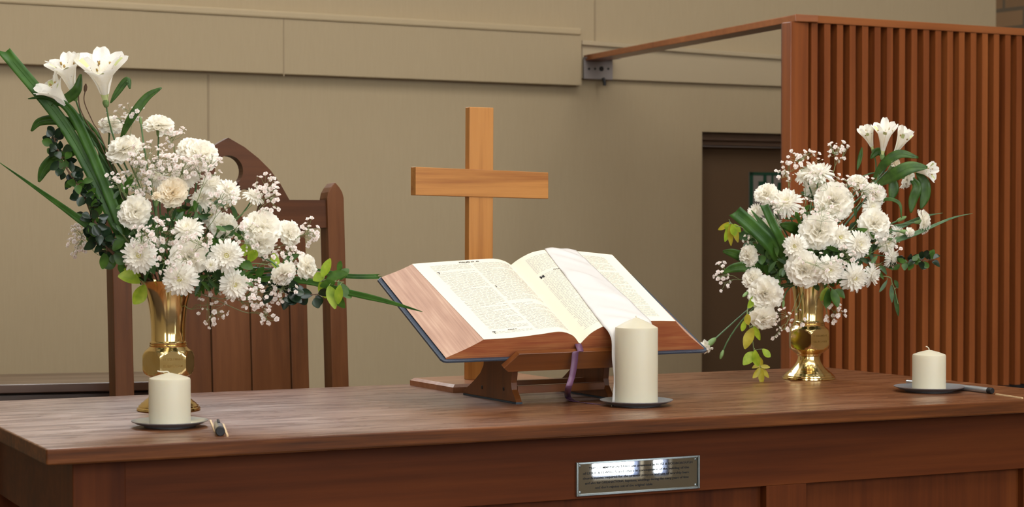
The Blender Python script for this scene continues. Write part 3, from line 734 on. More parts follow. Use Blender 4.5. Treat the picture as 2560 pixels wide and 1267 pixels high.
# ================================================================== WIDE WHITE SATIN RIBBON over the right page
def sp(k):  # left and right page positions (page arc fraction) of the ribbon at height k
    return (.262 + .065 * k, .735 - .10 * k)
sat = MB(); rows = []; NS = 18; rnd = random.Random(3)
def ripple(s_, k): return .0016 + .0045 * max(0, math.sin(13 * k + 3.2 * s_ + 1.2 * math.sin(7 * k))) ** 3 + .0022 * max(0, math.sin(27 * k + 5 * s_ + 2.0)) ** 2
for kk in range(61):
    k = 1.004 - 1.004 * kk / 60; a_, b_ = sp(k); row = []
    for i in range(NS + 1):
        s_ = i / NS; p = page_pt(1, a_ + (b_ - a_) * s_, min(1, k), .0014 + ripple(s_, k) * (.2 + .8 * math.sin(math.pi * s_))); p = wm(bible) @ p
        if k > 1: p += bv * (k - 1) * BH
        row.append(p)
    rows.append(row)
e0 = rows[-1]
for j in range(1, 22):
    t_ = j / 21; row = []
    for i, p in enumerate(e0):
        s_ = i / NS; fall = (p.z - ZT - .003) * (t_ ** 1.15)
        out = .026 * (1 - (1 - min(1, t_ * 3.2)) ** 2) + .003 * math.sin(s_ * 9 + 1) * t_
        q_ = p - bb * out - Vector((0, 0, fall)) + bw * ((.006 - .030 * s_) * min(1, t_ * 2.5) + .002 * math.sin(t_ * 11)); row.append(q_)
    rows.append(row)
sat.grid(rows)
wr = thing('satin_ribbon', 'wide white satin ribbon laid over the right page of the bible', 'ribbon', (e0[0].x, e0[0].y, ZT), 0)
o = sat.build('band', M['satin'], wr, smooth=True, world=True); o.modifiers.new('thick', 'SOLIDIFY').thickness = .0007
fr = MB()
for i in range(0, 26):
    s_ = i / 25; j = min(NS - 1, int(s_ * NS)); p = rows[-1][j].lerp(rows[-1][j + 1], s_ * NS - j); p.z = ZT + .003
    d_ = (-bb * .6 + bw * (s_ - .3) * 1.2).normalized() * (1 + 1.1 * max(0, s_ - .6))
    fr.tube([p, p + d_ * .008 + Vector((0, 0, -.0012)), p + d_ * .018 + bw * rnd.uniform(-.003, .003) + Vector((0, 0, -.002))], .0007, 4)
fr.build('fringe', M['cream'], wr, world=True)
# ================================================================== CANDLES, DISHES, PENS
def dish(px, py, rad, name_label):
    c_ = onz(px, py); d = thing('steel_dish', name_label, 'dish', c_)
    k = rad / .066
    pr = [(0, .0030), (.040 * k, .0030), (.046 * k, .0040), (.056 * k, .0068), (.0645 * k, .0108), (.066 * k, .0112), (.0655 * k, .0098), (.056 * k, .0055), (.046 * k, .0026), (.044 * k, .0010), (.040 * k, .0015), (0, .0015)]
    m = MB(); m.lathe(pr, 64); m.build('saucer', M['steel'], d, smooth=True)
    m = MB(); m.lathe([(.044 * k, .0012), (.044 * k, 0), (.041 * k, 0), (.041 * k, .0012)], 48); m.build('foot_ring', M['black'], d)
    return c_
def candle(c_, r, h, cone, lab, wick, rnd=.004):
    t_ = thing('pillar_candle', lab, 'candle', (c_.x, c_.y, ZT + .0030))
    pr = [(0, 0), (r - .001, 0), (r, .001), (r, h - rnd), (r - rnd * .3, h - rnd * .3), (r - rnd, h), (r * .55, h + cone * .5), (r * .25, h + cone * .8), (r * .08, h + cone * .97), (0, h + cone)]
    m = MB(); m.lathe(pr, 64); m.build('wax_body', M['wax'], t_, smooth=True)
    m = MB(); m.tube(catmull([Vector((0, 0, h + cone - .001))] + [Vector((x, 0, h + cone + z)) for x, z in wick], 4), .0011, 7); m.build('wick', M['wick'], t_, smooth=True)
def cand(px, py, wpx, ytop, yapex, lab, dlab, drad, wick, rnd=.004):
    c_ = dish(px, py, drad, dlab); s_ = c_.y / FPX
    candle(c_, wpx / 2 * s_, (py - ytop) * s_ - .003, (ytop - yapex) * s_, lab, wick, rnd)
cand(424.5, 1066, 104, 943, 931, 'short cream pillar candle in front of the left vase', 'steel dish under the short candle at left', .066, [(-.004, .002), (-.014, .0015), (-.021, .003)])
cand(1591, 1013, 107, 816, 793, 'tall cream pillar candle in front of the bible', 'steel dish under the tall candle before the bible', .070, [(-.001, .002), (-.0015, .003)], .003)
cand(2322.5, 978, 83, 884, 874, 'short cream pillar candle at the right end of the table', 'steel dish under the short candle at right', .072, [(-.001, .003), (-.004, .006), (-.007, .007)])
# pens
def pen(near, far, r0, r1, lab, clip=True):
    v_ = far - near; yaw = math.atan2(v_.y, v_.x); L_ = v_.length
    t_ = thing('marker_pen', lab, 'pen', near, yaw)
    m = MB(); m.tube([(.012, 0, r0), (L_ * .55, 0, r0), (L_ * .56, 0, r0 * .9), (L_, 0, (r0 + r1) / 2 + .0)], [r0, r0, r0 * .93, r1], 20); m.build('barrel', M['silver'], t_, smooth=True)
    m = MB(); m.tube([(0, 0, r0), (.001, 0, r0), (.012, 0, r0)], [r0 * .88, r0 * 1.0, r0 * 1.02], 20); m.build('end_cap', M['black'], t_, smooth=True)
    if clip: m = MB(); m.box(L_ * .45, -.002, 2 * r0 - .0005, L_ * .8, .002, 2 * r0 + .002); m.build('clip', M['black'], t_, bevel=.0006)
a_ = onz(551, 1090); b_ = onz(541, 1062)
pen(a_, a_ + (b_ - a_).normalized() * .135, .0078, .0055, 'silver pen pointing its black end at the viewer beside the left candle')
a_ = onz(2481, 984.5); b_ = onz(2268, 959.5)
pen(a_, b_, .0062, .0040, 'silver pen lying behind the dish of the right candle', False)
def splint(a, b, lab):
    v_ = b - a; t_ = thing('wooden_splint', lab, 'splint', a, math.atan2(v_.y, v_.x)); m = MB(); m.box(0, -.0016, 0, v_.length, .0016, .0022); m.build('stick', M['splint'], t_)
splint(onz(569, 1091), onz(558, 1062), 'pale wooden splint right of the pen beside the left candle')
splint(onz(537, 1080), onz(526, 1052), 'pale wooden splint left of the pen beside the left candle')
splint(onz(2490, 986), onz(2556, 996), 'pale wooden splint lying at the table edge, far right')
# ================================================================== BRASS VASES
VC = {}
HEXR = .0485
def vase(px, py, rot, lab, key, t1, t2):
    c_ = onz(px, py); VC[key] = c_
    t_ = thing('brass_vase', lab, 'vase', c_)
    m = MB()
    m.lathe([(0, 0), (.0575, 0), (.0590, .0015), (.0585, .005), (.0560, .0065), (.0555, .009), (.0520, .0115), (.0505, .014), (.0465, .0165), (.044, .019), (.0385, .0235), (.0315, .031), (.0265, .039), (.0245, .046), (.0240, .051), (.0262, .053), (.0265, .056), (.030, .058), (.0335, .0605), (.036, .0625)], 64)
    m.build('foot', M['brass'], t_, smooth=True)
    def hexf(q_, r, z):
        a_ = (q_ - rot) % (math.pi / 3) - math.pi / 6
        return min(r, HEXR * math.cos(math.pi / 6) / math.cos(a_))
    pr = [(.036, .0625), (.0405, .0655), (.0430, .0675), (.0452, .0700), (.0470, .0735), (.0485, .0775), (.0490, .085), (.049, .095), (.0485, .1025), (.0470, .1060), (.0452, .1095), (.0430, .1120), (.0405, .1140), (.0385, .1155), (.0365, .1175), (.0345, .1195)]
    m = MB(); m.lathe(pr, 120, fn=hexf); o_ = m.build('hexagonal_collar', M['brass'], t_, smooth=True); o_.data.set_sharp_from_angle(angle=R(25))
    m = MB()
    m.lathe([(.0345, .1195), (.0350, .1205), (.0352, .1225), (.0338, .1235), (.0345, .1245), (.0345, .1275), (.0325, .1290), (.0318, .1305), (.0318, .150), (.0325, .165), (.0345, .185), (.0375, .203), (.0418, .220), (.0470, .233), (.0520, .241), (.0525, .2425), (.0515, .2425), (.046, .2335), (.040, .219), (.033, .188), (.0300, .150), (.030, .128), (0, .126)], 64)
    m.build('trumpet_neck', M['brass'], t_, smooth=True)
    # engraved lettering on the face turned to the right of the viewer
    fa = rot + math.pi / 6; ap = HEXR * math.cos(math.pi / 6)
    er = Vector((-math.sin(fa), math.cos(fa), 0)); nr = Vector((math.cos(fa), math.sin(fa), 0))
    m = MB()
    for body, z in ((t1, .096), (t2, .083)):
        vs_, fs_ = text_mesh(body, .0062, 1.05, True); k = .036 / max(.001, (max(v.x for v in vs_) - min(v.x for v in vs_)))
        m.add([nr * (ap + .00025) + er * v.x * k + Vector((0, 0, z + v.y)) for v in vs_], fs_)
    m.build('inscription', M['engrave'], t_, fixn=False)
vase(421.5, 1025, R(-90 + 21 - 30), 'brass vase behind the short left candle', 'L', 'ST COLUMBA\u2019S', 'BILLINGHAM')
vase(2022, 947, R(-90 + 27 - 30), 'brass vase standing alone near the right end of the table', 'R', 'ST COLUMBA\u2019S', 'BILLINGHAM')
# ================================================================== FLOWERS
def carnation_mesh(name, seed, mat, full=1.0):
    rnd = random.Random(seed); m = MB()
    layers = [(8, 1.0, 97, .56), (8, .97, 80, .56), (7, .88, 62, .54), (7, .80, 45, .52), (6, .70, 28, .48), (4, .60, 12, .42)]
    for li, (n, L, tilt, W) in enumerate(layers):
        for i in range(n):
            az = 2 * math.pi * (i + .5 * (li % 2) + rnd.uniform(-.25, .25)) / n; tl = R(tilt + rnd.uniform(-11, 11)); Lp = L * rnd.uniform(.88, 1.08); ph = rnd.uniform(0, 6.28); kf = rnd.choice((1.6, 2.2, 2.8)); rows = []
            NU, NV = 5, 9
            for a in range(NU + 1):
                u = a / NU; row = []
                tt = R(12) + (tl - R(12)) * min(1, u * 1.5) ** .8
                for b in range(NV + 1):
                    v = -1 + 2 * b / NV; ser = (1 + (.05 if b % 2 else -.02) * (u > .9)); lu = u * Lp * ser * (1 - .13 * v * v * u)
                    wv = W * (.16 + .95 * u ** 1.1) * v
                    ruf = .10 * u * u * math.sin(kf * v * 2.2 + ph) + .03 * u * math.sin(9 * v + 2 * ph)
                    r_ = lu * math.sin(tt) + ruf * math.cos(tt) * -1; z = lu * math.cos(tt) * .92 + ruf * math.sin(tt) - .10 * (1 - u)
                    row.append((r_ * math.cos(az) - wv * math.sin(az), r_ * math.sin(az) + wv * math.cos(az), z))
                rows.append(row)
            m.grid(rows)
    return m.mesh(name, mat, True)
def mum_mesh(name, seed, mat, flat=1.0):
    rnd = random.Random(seed); m = MB()
    layers = [(22, 1.0, 97, .088), (23, .96, 83, .088), (21, .87, 67, .084), (18, .72, 50, .078), (14, .55, 34, .07), (9, .38, 18, .06)]
    for li, (n, L, tilt, W) in enumerate(layers):
        for i in range(n):
            az = 2 * math.pi * (i + .5 * (li % 2) + rnd.uniform(-.3, .3)) / n; tl = R(tilt * flat + rnd.uniform(-8, 8)); Lp = L * rnd.uniform(.86, 1.06); tw = rnd.uniform(-.25, .25); rows = []
            NU = 6
            for a in range(NU + 1):
                u = a / NU; tt = R(15) + (tl - R(15)) * min(1, u * 2.2) + R(14) * u * u * (1 if li < 2 else -1); row = []
                wd = W * (.45 + .75 * u) * (1 if u < .8 else math.sqrt(max(.06, 1 - ((u - .8) / .21) ** 2)))
                for v in (-1, 0, 1):
                    dz = .035 * v * v * (1 if li else .6) + tw * v * .03
                    lu = u * Lp; r_ = lu * math.sin(tt) - dz * math.cos(tt) + .05; z = lu * math.cos(tt) * .8 + dz * math.sin(tt)
                    row.append((r_ * math.cos(az) - wd * v * math.sin(az), r_ * math.sin(az) + wd * v * math.cos(az), z))
                rows.append(row)
            m.grid(rows)
    return m.mesh(name, mat, True)
def alstro_mesh(name, seed, mats, openness=1.0):
    """six-petalled trumpet along +z, unit length; three broad outer and three narrow inner petals"""
    rnd = random.Random(seed); m = MB(); NU, NV = 14, 8
    for i in range(6):
        inner = i % 2; az = math.pi / 3 * i + rnd.uniform(-.15, .15); W = .155 if inner else .265; L = rnd.uniform(.98, 1.08) if inner else rnd.uniform(.95, 1.05)
        bend = R(rnd.uniform(22, 40) if inner else rnd.uniform(30, 78)) * openness; rows = []; r_, z = .035, 0.0; ph = rnd.uniform(0, 6)
        for a in range(NU + 1):
            u = a / NU; ang = R(9) + bend * max(0, (u - .32) / .68) ** 1.25
            if a: r_ += L / NU * math.sin(ang); z += L / NU * math.cos(ang)
            wd = W * (.16 + 1.25 * u ** 1.15) * (1 if u < .66 else math.sqrt(max(.02, 1 - ((u - .66) / .36) ** 2)))
            row = []
            for b in range(NV + 1):
                v = -1 + 2 * b / NV; cup = .10 * v * v * (1 - .6 * u) * min(1, u * 3) + .018 * u * math.sin(4 * v + ph); notch = -.03 * (1 - abs(v)) * max(0, u - .85) / .15 * (0 if inner else 1)
                rr = r_ - cup * math.cos(ang) + notch * math.sin(ang); zz = z + cup * math.sin(ang) + notch * math.cos(ang)
                row.append((rr * math.cos(az) - wd * v * math.sin(az), rr * math.sin(az) + wd * v * math.cos(az), zz))
            rows.append(row)
        b0 = len(m.f); m.grid(rows)
        for k in range(b0, len(m.f)):
            a, b = divmod(k - b0, NV)
            if not inner and b in (3, 4) and 10 <= a <= 12: m.mi[k] = 1
            if a < 2: m.mi[k] = 1
        if inner:
            nrm = Vector((math.cos(az), math.sin(az), 0)); s_ = Vector((-math.sin(az), math.cos(az), 0)) * .006
            for k in range(8):
                a = rnd.randrange(6, 11); b = rnd.randrange(2, NV - 1); p = Vector(rows[a][b]); d = (Vector(rows[a + 1][b]) - p).normalized() * .035
                for sg in (-.007, .007): o_ = p + nrm * sg; m.add([o_ - s_, o_ + s_, o_ + s_ + d, o_ - s_ + d], [(0, 1, 2, 3)], 2)
    return m.mesh(name, mats, True)
CARN = [carnation_mesh('bloom', s, M['petal']) for s in (1, 2, 3)] + [carnation_mesh('bloom', 7, M['cpetal'])]
MUM = [mum_mesh('petals', s, M['petal'], fl) for s, fl in ((11, 1), (12, .94), (13, 1.05))]
ALS = [alstro_mesh('petals', s, [M['petal'], M['greentip'], M['speckle']], op) for s, op in ((21, 1.0), (22, .8), (23, 1.15))]
cm = MB(); cm.lathe([(0, .17), (.07, .16), (.12, .11), (.14, .03)], 14); CENT = cm.mesh('flower_centre', M['mumcenter'], True)
cm = MB(); cm.lathe([(0, -.75), (.09, -.74), (.15, -.62), (.18, -.40), (.20, -.15), (.235, .02), (.20, .03)], 12); CALYX = cm.mesh('calyx', M['calyx'], True)
cm = MB(); cm.lathe([(0, -.22), (.12, -.20), (.30, -.08), (.42, .0), (.30, .02)], 14); MCUP = cm.mesh('calyx', M['stem'], True)
cm = MB(); cm.lathe([(0, -.9), (.10, -.88), (.20, -.7), (.26, -.35), (.24, 0), (.16, .3), (.05, .45), (0, .47)], 12); BUDM = cm.mesh('bud', M['calyx'], True)
sm = MB()
for k in range(5):
    a = 2 * math.pi * k / 5; e = Vector((.20 * math.cos(a), .20 * math.sin(a), .78)); sm.tube([(0, 0, .1), e * .6 + Vector((0, 0, .08)), e], .010, 4); sm.tube([e, e + Vector((0, 0, .07))], .024, 5, 1)
STAM = sm.mesh('stamens', [M['cpetal'], M['anther']], True)
FRND = random.Random(99)
def facing(fx, fu, fv): return Vector((fx, -fv, fu)).normalized()
def put(name, me, root, loc, quat, sc):
    o = bpy.data.objects.new(name, me); COL.objects.link(o); o.parent = root
    o.location = Vector(loc) - root.location; o.rotation_mode = 'QUATERNION'; o.rotation_quaternion = quat
    o.scale = sc if isinstance(sc, (tuple, list)) else (sc, sc, sc); return o
def lens_leaf(m, a, b, wid, side, sag=0.0, fold=.25, mi=None, NU=8, blunt=False, up=None):
    """a leaf blade from a to b"""
    a, b = Vector(a), Vector(b); d = b - a; up = up or Vector((0, 0, 1)); side = Vector(side); nrm = side.cross(d).normalized(); side = side.normalized(); rows = []
    for i in range(NU + 1):
        u = i / NU; p = a + d * u + Vector((0, 0, -sag * 4 * u * (1 - u))) * -1; w = wid / 2 * (math.sin(math.pi * min(1, u * .93 + .04)) ** .8)
        rows.append([p - side * w + nrm * fold * w, p, p + side * w + nrm * fold * w])
    m.grid(rows, mi)
def stem_pts(root, end, dirv, spread=None):
    """from inside the vase mouth up and out to the flower, arriving along dirv"""
    L = (end - root).length
    b = root + Vector((spread.x * .5 if spread else 0, spread.y * .5 if spread else 0, min(.16, L * .42)))
    c = end - dirv * min(.14, L * .40)
    return bez(root, b, c, end, 16)
def stem_root(key):
    c = VC[key]; a = FRND.uniform(0, 6.28); r_ = FRND.uniform(.004, .020)
    return Vector((c.x + r_ * math.cos(a), c.y + r_ * math.sin(a), ZT + .185 + FRND.uniform(-.01, .01)))
def flower(key, kind, x, y, dia, f, dz, lab, length=None, group=None):
    c = VC[key]; P = at(x, y, c.y - dz); s_ = (c.y - dz) / FPX; dirv = facing(*f); rad = dia / 2 * s_
    sr = stem_root(key); spin = Quaternion(dirv, FRND.uniform(0, 6.28)) @ Vector((0, 0, 1)).rotation_difference(dirv)
    if kind == 'c':
        t_ = thing('white_carnation', lab, 'carnation', sr, 0, group); base = P - dirv * rad * .45
        cr = 3 if 'cream' in lab else FRND.randrange(3)
        put('bloom', CARN[cr], t_, base, spin, (rad * 1.0, rad * 1.0, rad * 1.02)); ks = max(.026, rad) * .92
        put('calyx', CALYX, t_, base, spin, ks); end = base - dirv * ks * .74
    elif kind == 'm':
        t_ = thing('white_chrysanthemum', lab, 'chrysanthemum', sr, 0, group); base = P - dirv * rad * .25
        put('petals', MUM[FRND.randrange(3)], t_, base, spin, rad * .98); put('flower_centre', CENT, t_, base + dirv * rad * .05, spin, rad); put('calyx', MCUP, t_, base, spin, rad * .8); end = base - dirv * rad * .16
    elif kind == 'a':
        t_ = thing('white_alstroemeria', lab, 'lily', sr, 0, group); base = P; ln = length * s_
        put('petals', ALS[FRND.randrange(3)], t_, base, spin, (ln * dia, ln * dia, ln)); put('stamens', STAM, t_, base, spin, (ln, ln, ln * .9)); end = base
        ov = MB(); ov.lathe([(0, -.16), (.05, -.14), (.075, -.05), (.06, .04)], 10); put('ovary', ov.mesh('ovary', M['calyx'], True), t_, base, spin, ln * .9); end = base - dirv * ln * .13
    elif kind == 'b':
        t_ = thing('carnation_bud', lab, 'bud', sr, 0, group); base = P
        put('bud', BUDM, t_, base, spin, rad)
        if length:
            put('opening_petals', CARN[3 if length > 1 else 0], t_, base + dirv * rad * .2, spin, (rad * .55, rad * .55, rad * 1.0))
        end = base - dirv * rad * .88
    pts = stem_pts(sr, end, dirv)
    m = MB(); r0 = .0019 if kind != 'm' else .0017
    m.tube(pts, [r0 * (1.1 - .25 * i / 16) for i in range(17)], 6); m.build('stem', M['stem'], t_, smooth=True, world=True, fixn=False)
    if kind == 'm':
        for k in range(3):
            i = 13 - 2 * k; p = pts[i]; tg = (pts[i + 1] - pts[i - 1]).normalized(); sd = (tg.orthogonal()); sd = Quaternion(tg, FRND.uniform(0, 6.28)) @ sd; sd.normalize(); m = MB()
            e = p + tg * .012 + sd * FRND.uniform(.026, .040); lens_leaf(m, p, e, .018, sd.cross(tg), .003); q_ = p.lerp(e, .45)
            for g in (-1, 1): lens_leaf(m, q_, q_ + (e - p) * .35 + sd.cross(tg) * g * .011, .008, sd.cross(tg), .001)
            m.build('leaf', M['midleaf'], t_, smooth=True, world=True, fixn=False)
    if kind == 'c' and FRND.random() < .6:
        i = 10; p = pts[i]; tg = (pts[i + 1] - pts[i - 1]).normalized(); sd = Quaternion(tg, FRND.uniform(0, 6.28)) @ tg.orthogonal(); m = MB(); lens_leaf(m, p, p + (tg * .6 + sd * .8).normalized() * .055, .005, sd.cross(tg), .006); m.build('leaf', M['stem'], t_, smooth=True, world=True, fixn=False)
    return t_
LF = [
 ('c', 398, 299, 78, (.1, .9, .35), -.02, 'white carnation held highest in the left bouquet, right of the lilies'),
 ('c', 305, 357, 92, (-.25, .85, .5), .02, 'white carnation just below the lilies, beside the broad leaf of the left bouquet'),
 ('c', 470, 362, 66, (-.2, .7, .7), .0, 'left half of the carnation pair in front of the chair top'),
 ('c', 508, 376, 86, (.35, .6, .7), .01, 'right half of the carnation pair in front of the chair top'),
 ('c', 425, 474, 78, (-.2, .4, .9), .07, 'cream carnation in the middle of the left bouquet, above a drooping cream bud'),
 ('c', 328, 524, 86, (-.3, .3, .9), .08, 'white carnation at the left edge of the left bouquet, beside dark shrub leaves'),
 ('c', 655, 560, 98, (.2, .5, .85), .05, 'biggest white carnation of the left bouquet, before the chair crest'),
 ('c', 650, 612, 74, (.1, -.35, .9), .06, 'white carnation hanging directly beneath the biggest one of the left bouquet'),
 ('c', 734, 580, 68, (.85, .25, .5), .0, 'white carnation turned to the right, right of the biggest one of the left bouquet'),
 ('c', 562, 560, 70, (.35, .3, .9), .03, 'white carnation left of the biggest one, in the left bouquet'),
 ('c', 470, 642, 96, (0, .1, 1), .12, 'white carnation between the daisy-like blooms low in the left bouquet'),
 ('c', 716, 692, 66, (.55, -.55, .6), .08, 'white carnation cupped downward at the lower right of the left bouquet'),
 ('c', 779, 667, 66, (.92, .1, .4), .05, 'white carnation in profile furthest right in the left bouquet'),
 ('c', 277, 303, 58, (.2, .8, .5), -.05, 'small white carnation behind the lily stem in the left bouquet'),
 ('b', 391, 498, 46, (.1, .95, .3), .09, 'cream half-open bud below the cream carnation in the left bouquet', 2),
 ('b', 351, 298, 30, (-.1, 1, .1), .0, 'closed green bud beside the highest carnation of the left bouquet', 0),
 ('b', 548, 570, 34, (.4, .7, .5), .07, 'closed green bud in the middle right of the left bouquet', 0),
 ('m', 345, 638, 98, (-.1, .1, 1), .13, 'white chrysanthemum at the lower left of the left bouquet with yellow eye'),
 ('m', 447, 699, 98, (-.05, -.1, 1), .15, 'white chrysanthemum hanging over the rim of the left vase'),
 ('m', 566, 638, 92, (.1, .05, 1), .12, 'white chrysanthemum low in the left bouquet, above the drooping narrow one'),
 ('m', 590, 712, 84, (.5, -.1, .85), .1, 'white chrysanthemum lowest right in the left bouquet, right of the vase rim'),
 ('m', 468, 566, 88, (-.05, .75, .7), .1, 'white chrysanthemum tilted up in the centre of the left bouquet'),
 ('m', 530, 455, 72, (.1, .75, .65), .04, 'white chrysanthemum below the chair hole, left one of two touching'),
 ('m', 577, 474, 72, (.6, .4, .7), .05, 'white chrysanthemum below the chair hole, right one of two touching'),
 ('m', 637, 485, 62, (.45, .8, .25), .02, 'white daisy-like chrysanthemum seen side on before the chair crest'),
 ('m', 502, 494, 66, (-.1, .6, .75), .03, 'white chrysanthemum right of the cream carnation in the left bouquet'),
 ('m', 528, 537, 60, (0, .4, .9), .01, 'white chrysanthemum half hidden behind stems in the left bouquet'),
 ('m', 462, 432, 84, (0, .6, .8), .0, 'white chrysanthemum veiled in tiny florets near the top of the left bouquet'),
 ('m', 390, 440, 60, (-.2, .6, .7), -.02, 'white chrysanthemum above the cream carnation, veiled in tiny florets'),
 ('m', 527, 662, 38, (0, .1, 1), .15, 'very small white chrysanthemum between the three large low ones'),
 ('a', 264, 252, 1.1, (-.03, .9, .42), .0, 'tallest white lily at the top of the left bouquet', 126),
 ('a', 186, 238, .95, (-.2, .92, .32), .01, 'white lily at upper left of the left bouquet, its petals upright', 112),
 ('a', 175, 272, 1.0, (-.6, .68, .42), .02, 'white lily lowest of the three, leaning left on the left bouquet', 100),
]
RF = [
 ('a', 2182, 374, .8, (-.35, .86, .4), .0, 'leftmost white lily of the right bouquet', 68),
 ('a', 2206, 388, .75, (.02, .92, .4), .03, 'tallest white lily of the right bouquet', 90),
 ('a', 2233, 390, .75, (.42, .85, .35), .02, 'white lily leaning right, second from the right in the right bouquet', 80),
 ('a', 2284, 428, .95, (.8, .05, .6), .0, 'rightmost white lily of the right bouquet, facing right', 62),
 ('c', 1912, 477, 60, (-.35, .6, .75), .04, 'white carnation at the upper left of the right bouquet, before the door sign'),
 ('c', 2087, 500, 98, (-.05, .2, 1), .07, 'large white carnation at the centre of the right bouquet'),
 ('c', 2150, 448, 54, (.3, .8, .5), .03, 'small white carnation upper right of the large central one, right bouquet'),
 ('c', 2197, 480, 60, (.5, .4, .75), .02, 'white carnation below the lily leaves of the right bouquet'),
 ('c', 2194, 558, 80, (.3, .1, .95), .06, 'white carnation on the right side of the right bouquet, left of a small pointed bud'),
 ('c', 2047, 574, 94, (-.1, .2, 1), .10, 'white carnation just below the large central one, right bouquet'),
 ('c', 2010, 676, 90, (-.15, -.1, 1), .12, 'white carnation over the rim of the right vase, left one of two'),
 ('c', 1863, 637, 56, (-.8, .2, .6), .05, 'white carnation at the left of the right bouquet, uppermost of the left column'),
 ('c', 1876, 692, 54, (-.5, .3, .8), .06, 'white carnation at the left of the right bouquet, second of the left column'),
 ('c', 1907, 738, 86, (-.4, -.2, .9), .09, 'biggest white carnation on the left flank of the right bouquet'),
 ('c', 1911, 806, 70, (.05, -.75, .6), .08, 'white carnation hanging lowest left of the right vase'),
 ('c', 2320, 553, 60, (.96, .1, .15), .0, 'white carnation in profile furthest right in the right bouquet'),
 ('c', 2276, 450, 54, (.75, -.3, .2), .0, 'white carnation seen from behind beneath the rightmost lily'),
 ('b', 2234, 412, 44, (.5, .6, .5), .03, 'cream bud opening beneath the lilies of the right bouquet', 2),
 ('b', 2268, 580, 44, (.9, -.1, .3), .03, 'small opening bud left of the furthest right carnation', 1),
 ('b', 2258, 545, 40, (.8, .4, .2), .0, 'closed green bud above the small opening one, right bouquet', 0),
 ('m', 2046, 424, 92, (0, .93, .32), .02, 'white chrysanthemum crowning the right bouquet, seen edge on'),
 ('m', 2010, 432, 60, (-.4, .8, .4), .0, 'white chrysanthemum at the left shoulder of the crowning one, right bouquet'),
 ('m', 2042, 470, 70, (.05, .2, .9), -.02, 'white chrysanthemum in the shade below the crowning one, right bouquet'),
 ('m', 1965, 500, 84, (-.2, .5, .85), .05, 'white chrysanthemum at upper left of the right bouquet, right of the sign carnation'),
 ('m', 1887, 527, 62, (-.6, .6, .4), .0, 'white chrysanthemum tipped outward behind the cut leaf blades, right bouquet'),
 ('m', 1922, 562, 70, (-.3, .5, .7), .0, 'white chrysanthemum showing between the cut leaf blades, right bouquet'),
 ('m', 1986, 615, 70, (-.3, .1, .95), .11, 'white chrysanthemum right of the cut leaf blades, right bouquet'),
 ('m', 2076, 676, 82, (.1, -.1, 1), .13, 'white chrysanthemum over the rim of the right vase, right one of two'),
 ('m', 2104, 592, 70, (.2, .1, .97), .09, 'white chrysanthemum with pale eye in the middle of the right bouquet'),
 ('m', 2152, 610, 78, (.4, .1, .9), .09, 'white chrysanthemum right of centre, above the lowest right one, right bouquet'),
 ('m', 2140, 697, 80, (.25, -.2, .95), .11, 'white chrysanthemum lowest right of the right vase rim'),
 ('m', 2187, 688, 68, (.8, -.2, .45), .07, 'white chrysanthemum in profile low on the right of the right bouquet'),
 ('m', 2236, 645, 62, (.85, -.2, .4), .03, 'white chrysanthemum in profile above the dark sprig, right bouquet'),
 ('m', 2222, 606, 62, (.6, .1, .75), .03, 'white chrysanthemum below the right side carnation, right bouquet'),
 ('m', 2248, 582, 46, (.7, .2, .5), .0, 'small white chrysanthemum left of the small opening bud, right bouquet'),
 ('m', 2184, 516, 54, (.3, .4, .8), .03, 'white chrysanthemum between two carnations on the right, right bouquet'),
 ('b', 1770, 862, 58, (-.72, -.62, .1), .0, 'bud with white tip touching the bible cover, right bouquet', 1),
 ('b', 1803, 890, 36, (-.35, -.93, .1), .02, 'closed green bud hanging furthest down left, right bouquet', 0),
 ('b', 1861, 738, 34, (-.6, -.5, .5), .07, 'closed green bud left of the biggest flank carnation, right bouquet', 0),
 ('b', 1958, 763, 30, (-.1, -.95, .2), .06, 'closed green bud hanging beside the neck of the right vase', 0),
]
for a in LF: flower('L', *a[:7], length=(a[7] if len(a) > 7 else None))
for a in RF: flower('R', *a[:7], length=(a[7] if len(a) > 7 else None))
# ------------------------------------------------------------------ leaves
def strap(key, name, lab, pts, wid, mat, blunt0=True, taper=None, roll=0.0, fold=.22, cat='leaf', group=None, stem=False):
    """leaf blade through image points (x, y, offset to viewer); first point is the free tip"""
    c = VC[key]; P = [at(x, y, c.y - dz) for x, y, dz in pts]; C_ = catmull(P, 7); n = len(C_); s_ = c.y / FPX; rows = []
    t_ = thing(name, lab, cat, C_[-1], 0, group)
    for i, p in enumerate(C_):
        u = i / (n - 1); tg = (C_[min(i + 1, n - 1)] - C_[max(i - 1, 0)]).normalized(); vw = (CAM - p).normalized(); sd = Quaternion(tg, R(roll) * (1 - u)) @ tg.cross(vw).normalized(); nr = sd.cross(tg)
        if taper == 'blade': w = 1.0 if blunt0 else min(1, .04 + u * 2.6) ** .8
        elif taper == 'tip': w = min(1, .03 + u * 1.25)
        else: w = max(.05, math.sin(math.pi * min(1, u * .95 + .03)) ** .75)
        w *= wid * s_ / 2
        rows.append([p - sd * w + nr * fold * w, p - sd * w * .5 + nr * fold * .35 * w, p, p + sd * w * .5 + nr * fold * .35 * w, p + sd * w + nr * fold * w])
    if blunt0 and taper == 'blade':                                   # slanted cut end
        d = rows[0][0] - rows[3][0]; rows[0][4] = rows[0][4] + d * .25; rows[0][3] = rows[0][3] + d * .1
    m = MB(); m.grid(rows); o = m.build('blade', mat, t_, smooth=True, world=True, fixn=False); o.modifiers.new('thick', 'SOLIDIFY').thickness = .0006
    m = MB(); m.tube([r_[2] for r_ in rows[1:]], .0007, 4); m.build('midrib', mat, t_, world=True, smooth=True, fixn=False)
    return t_
LG = 'L'
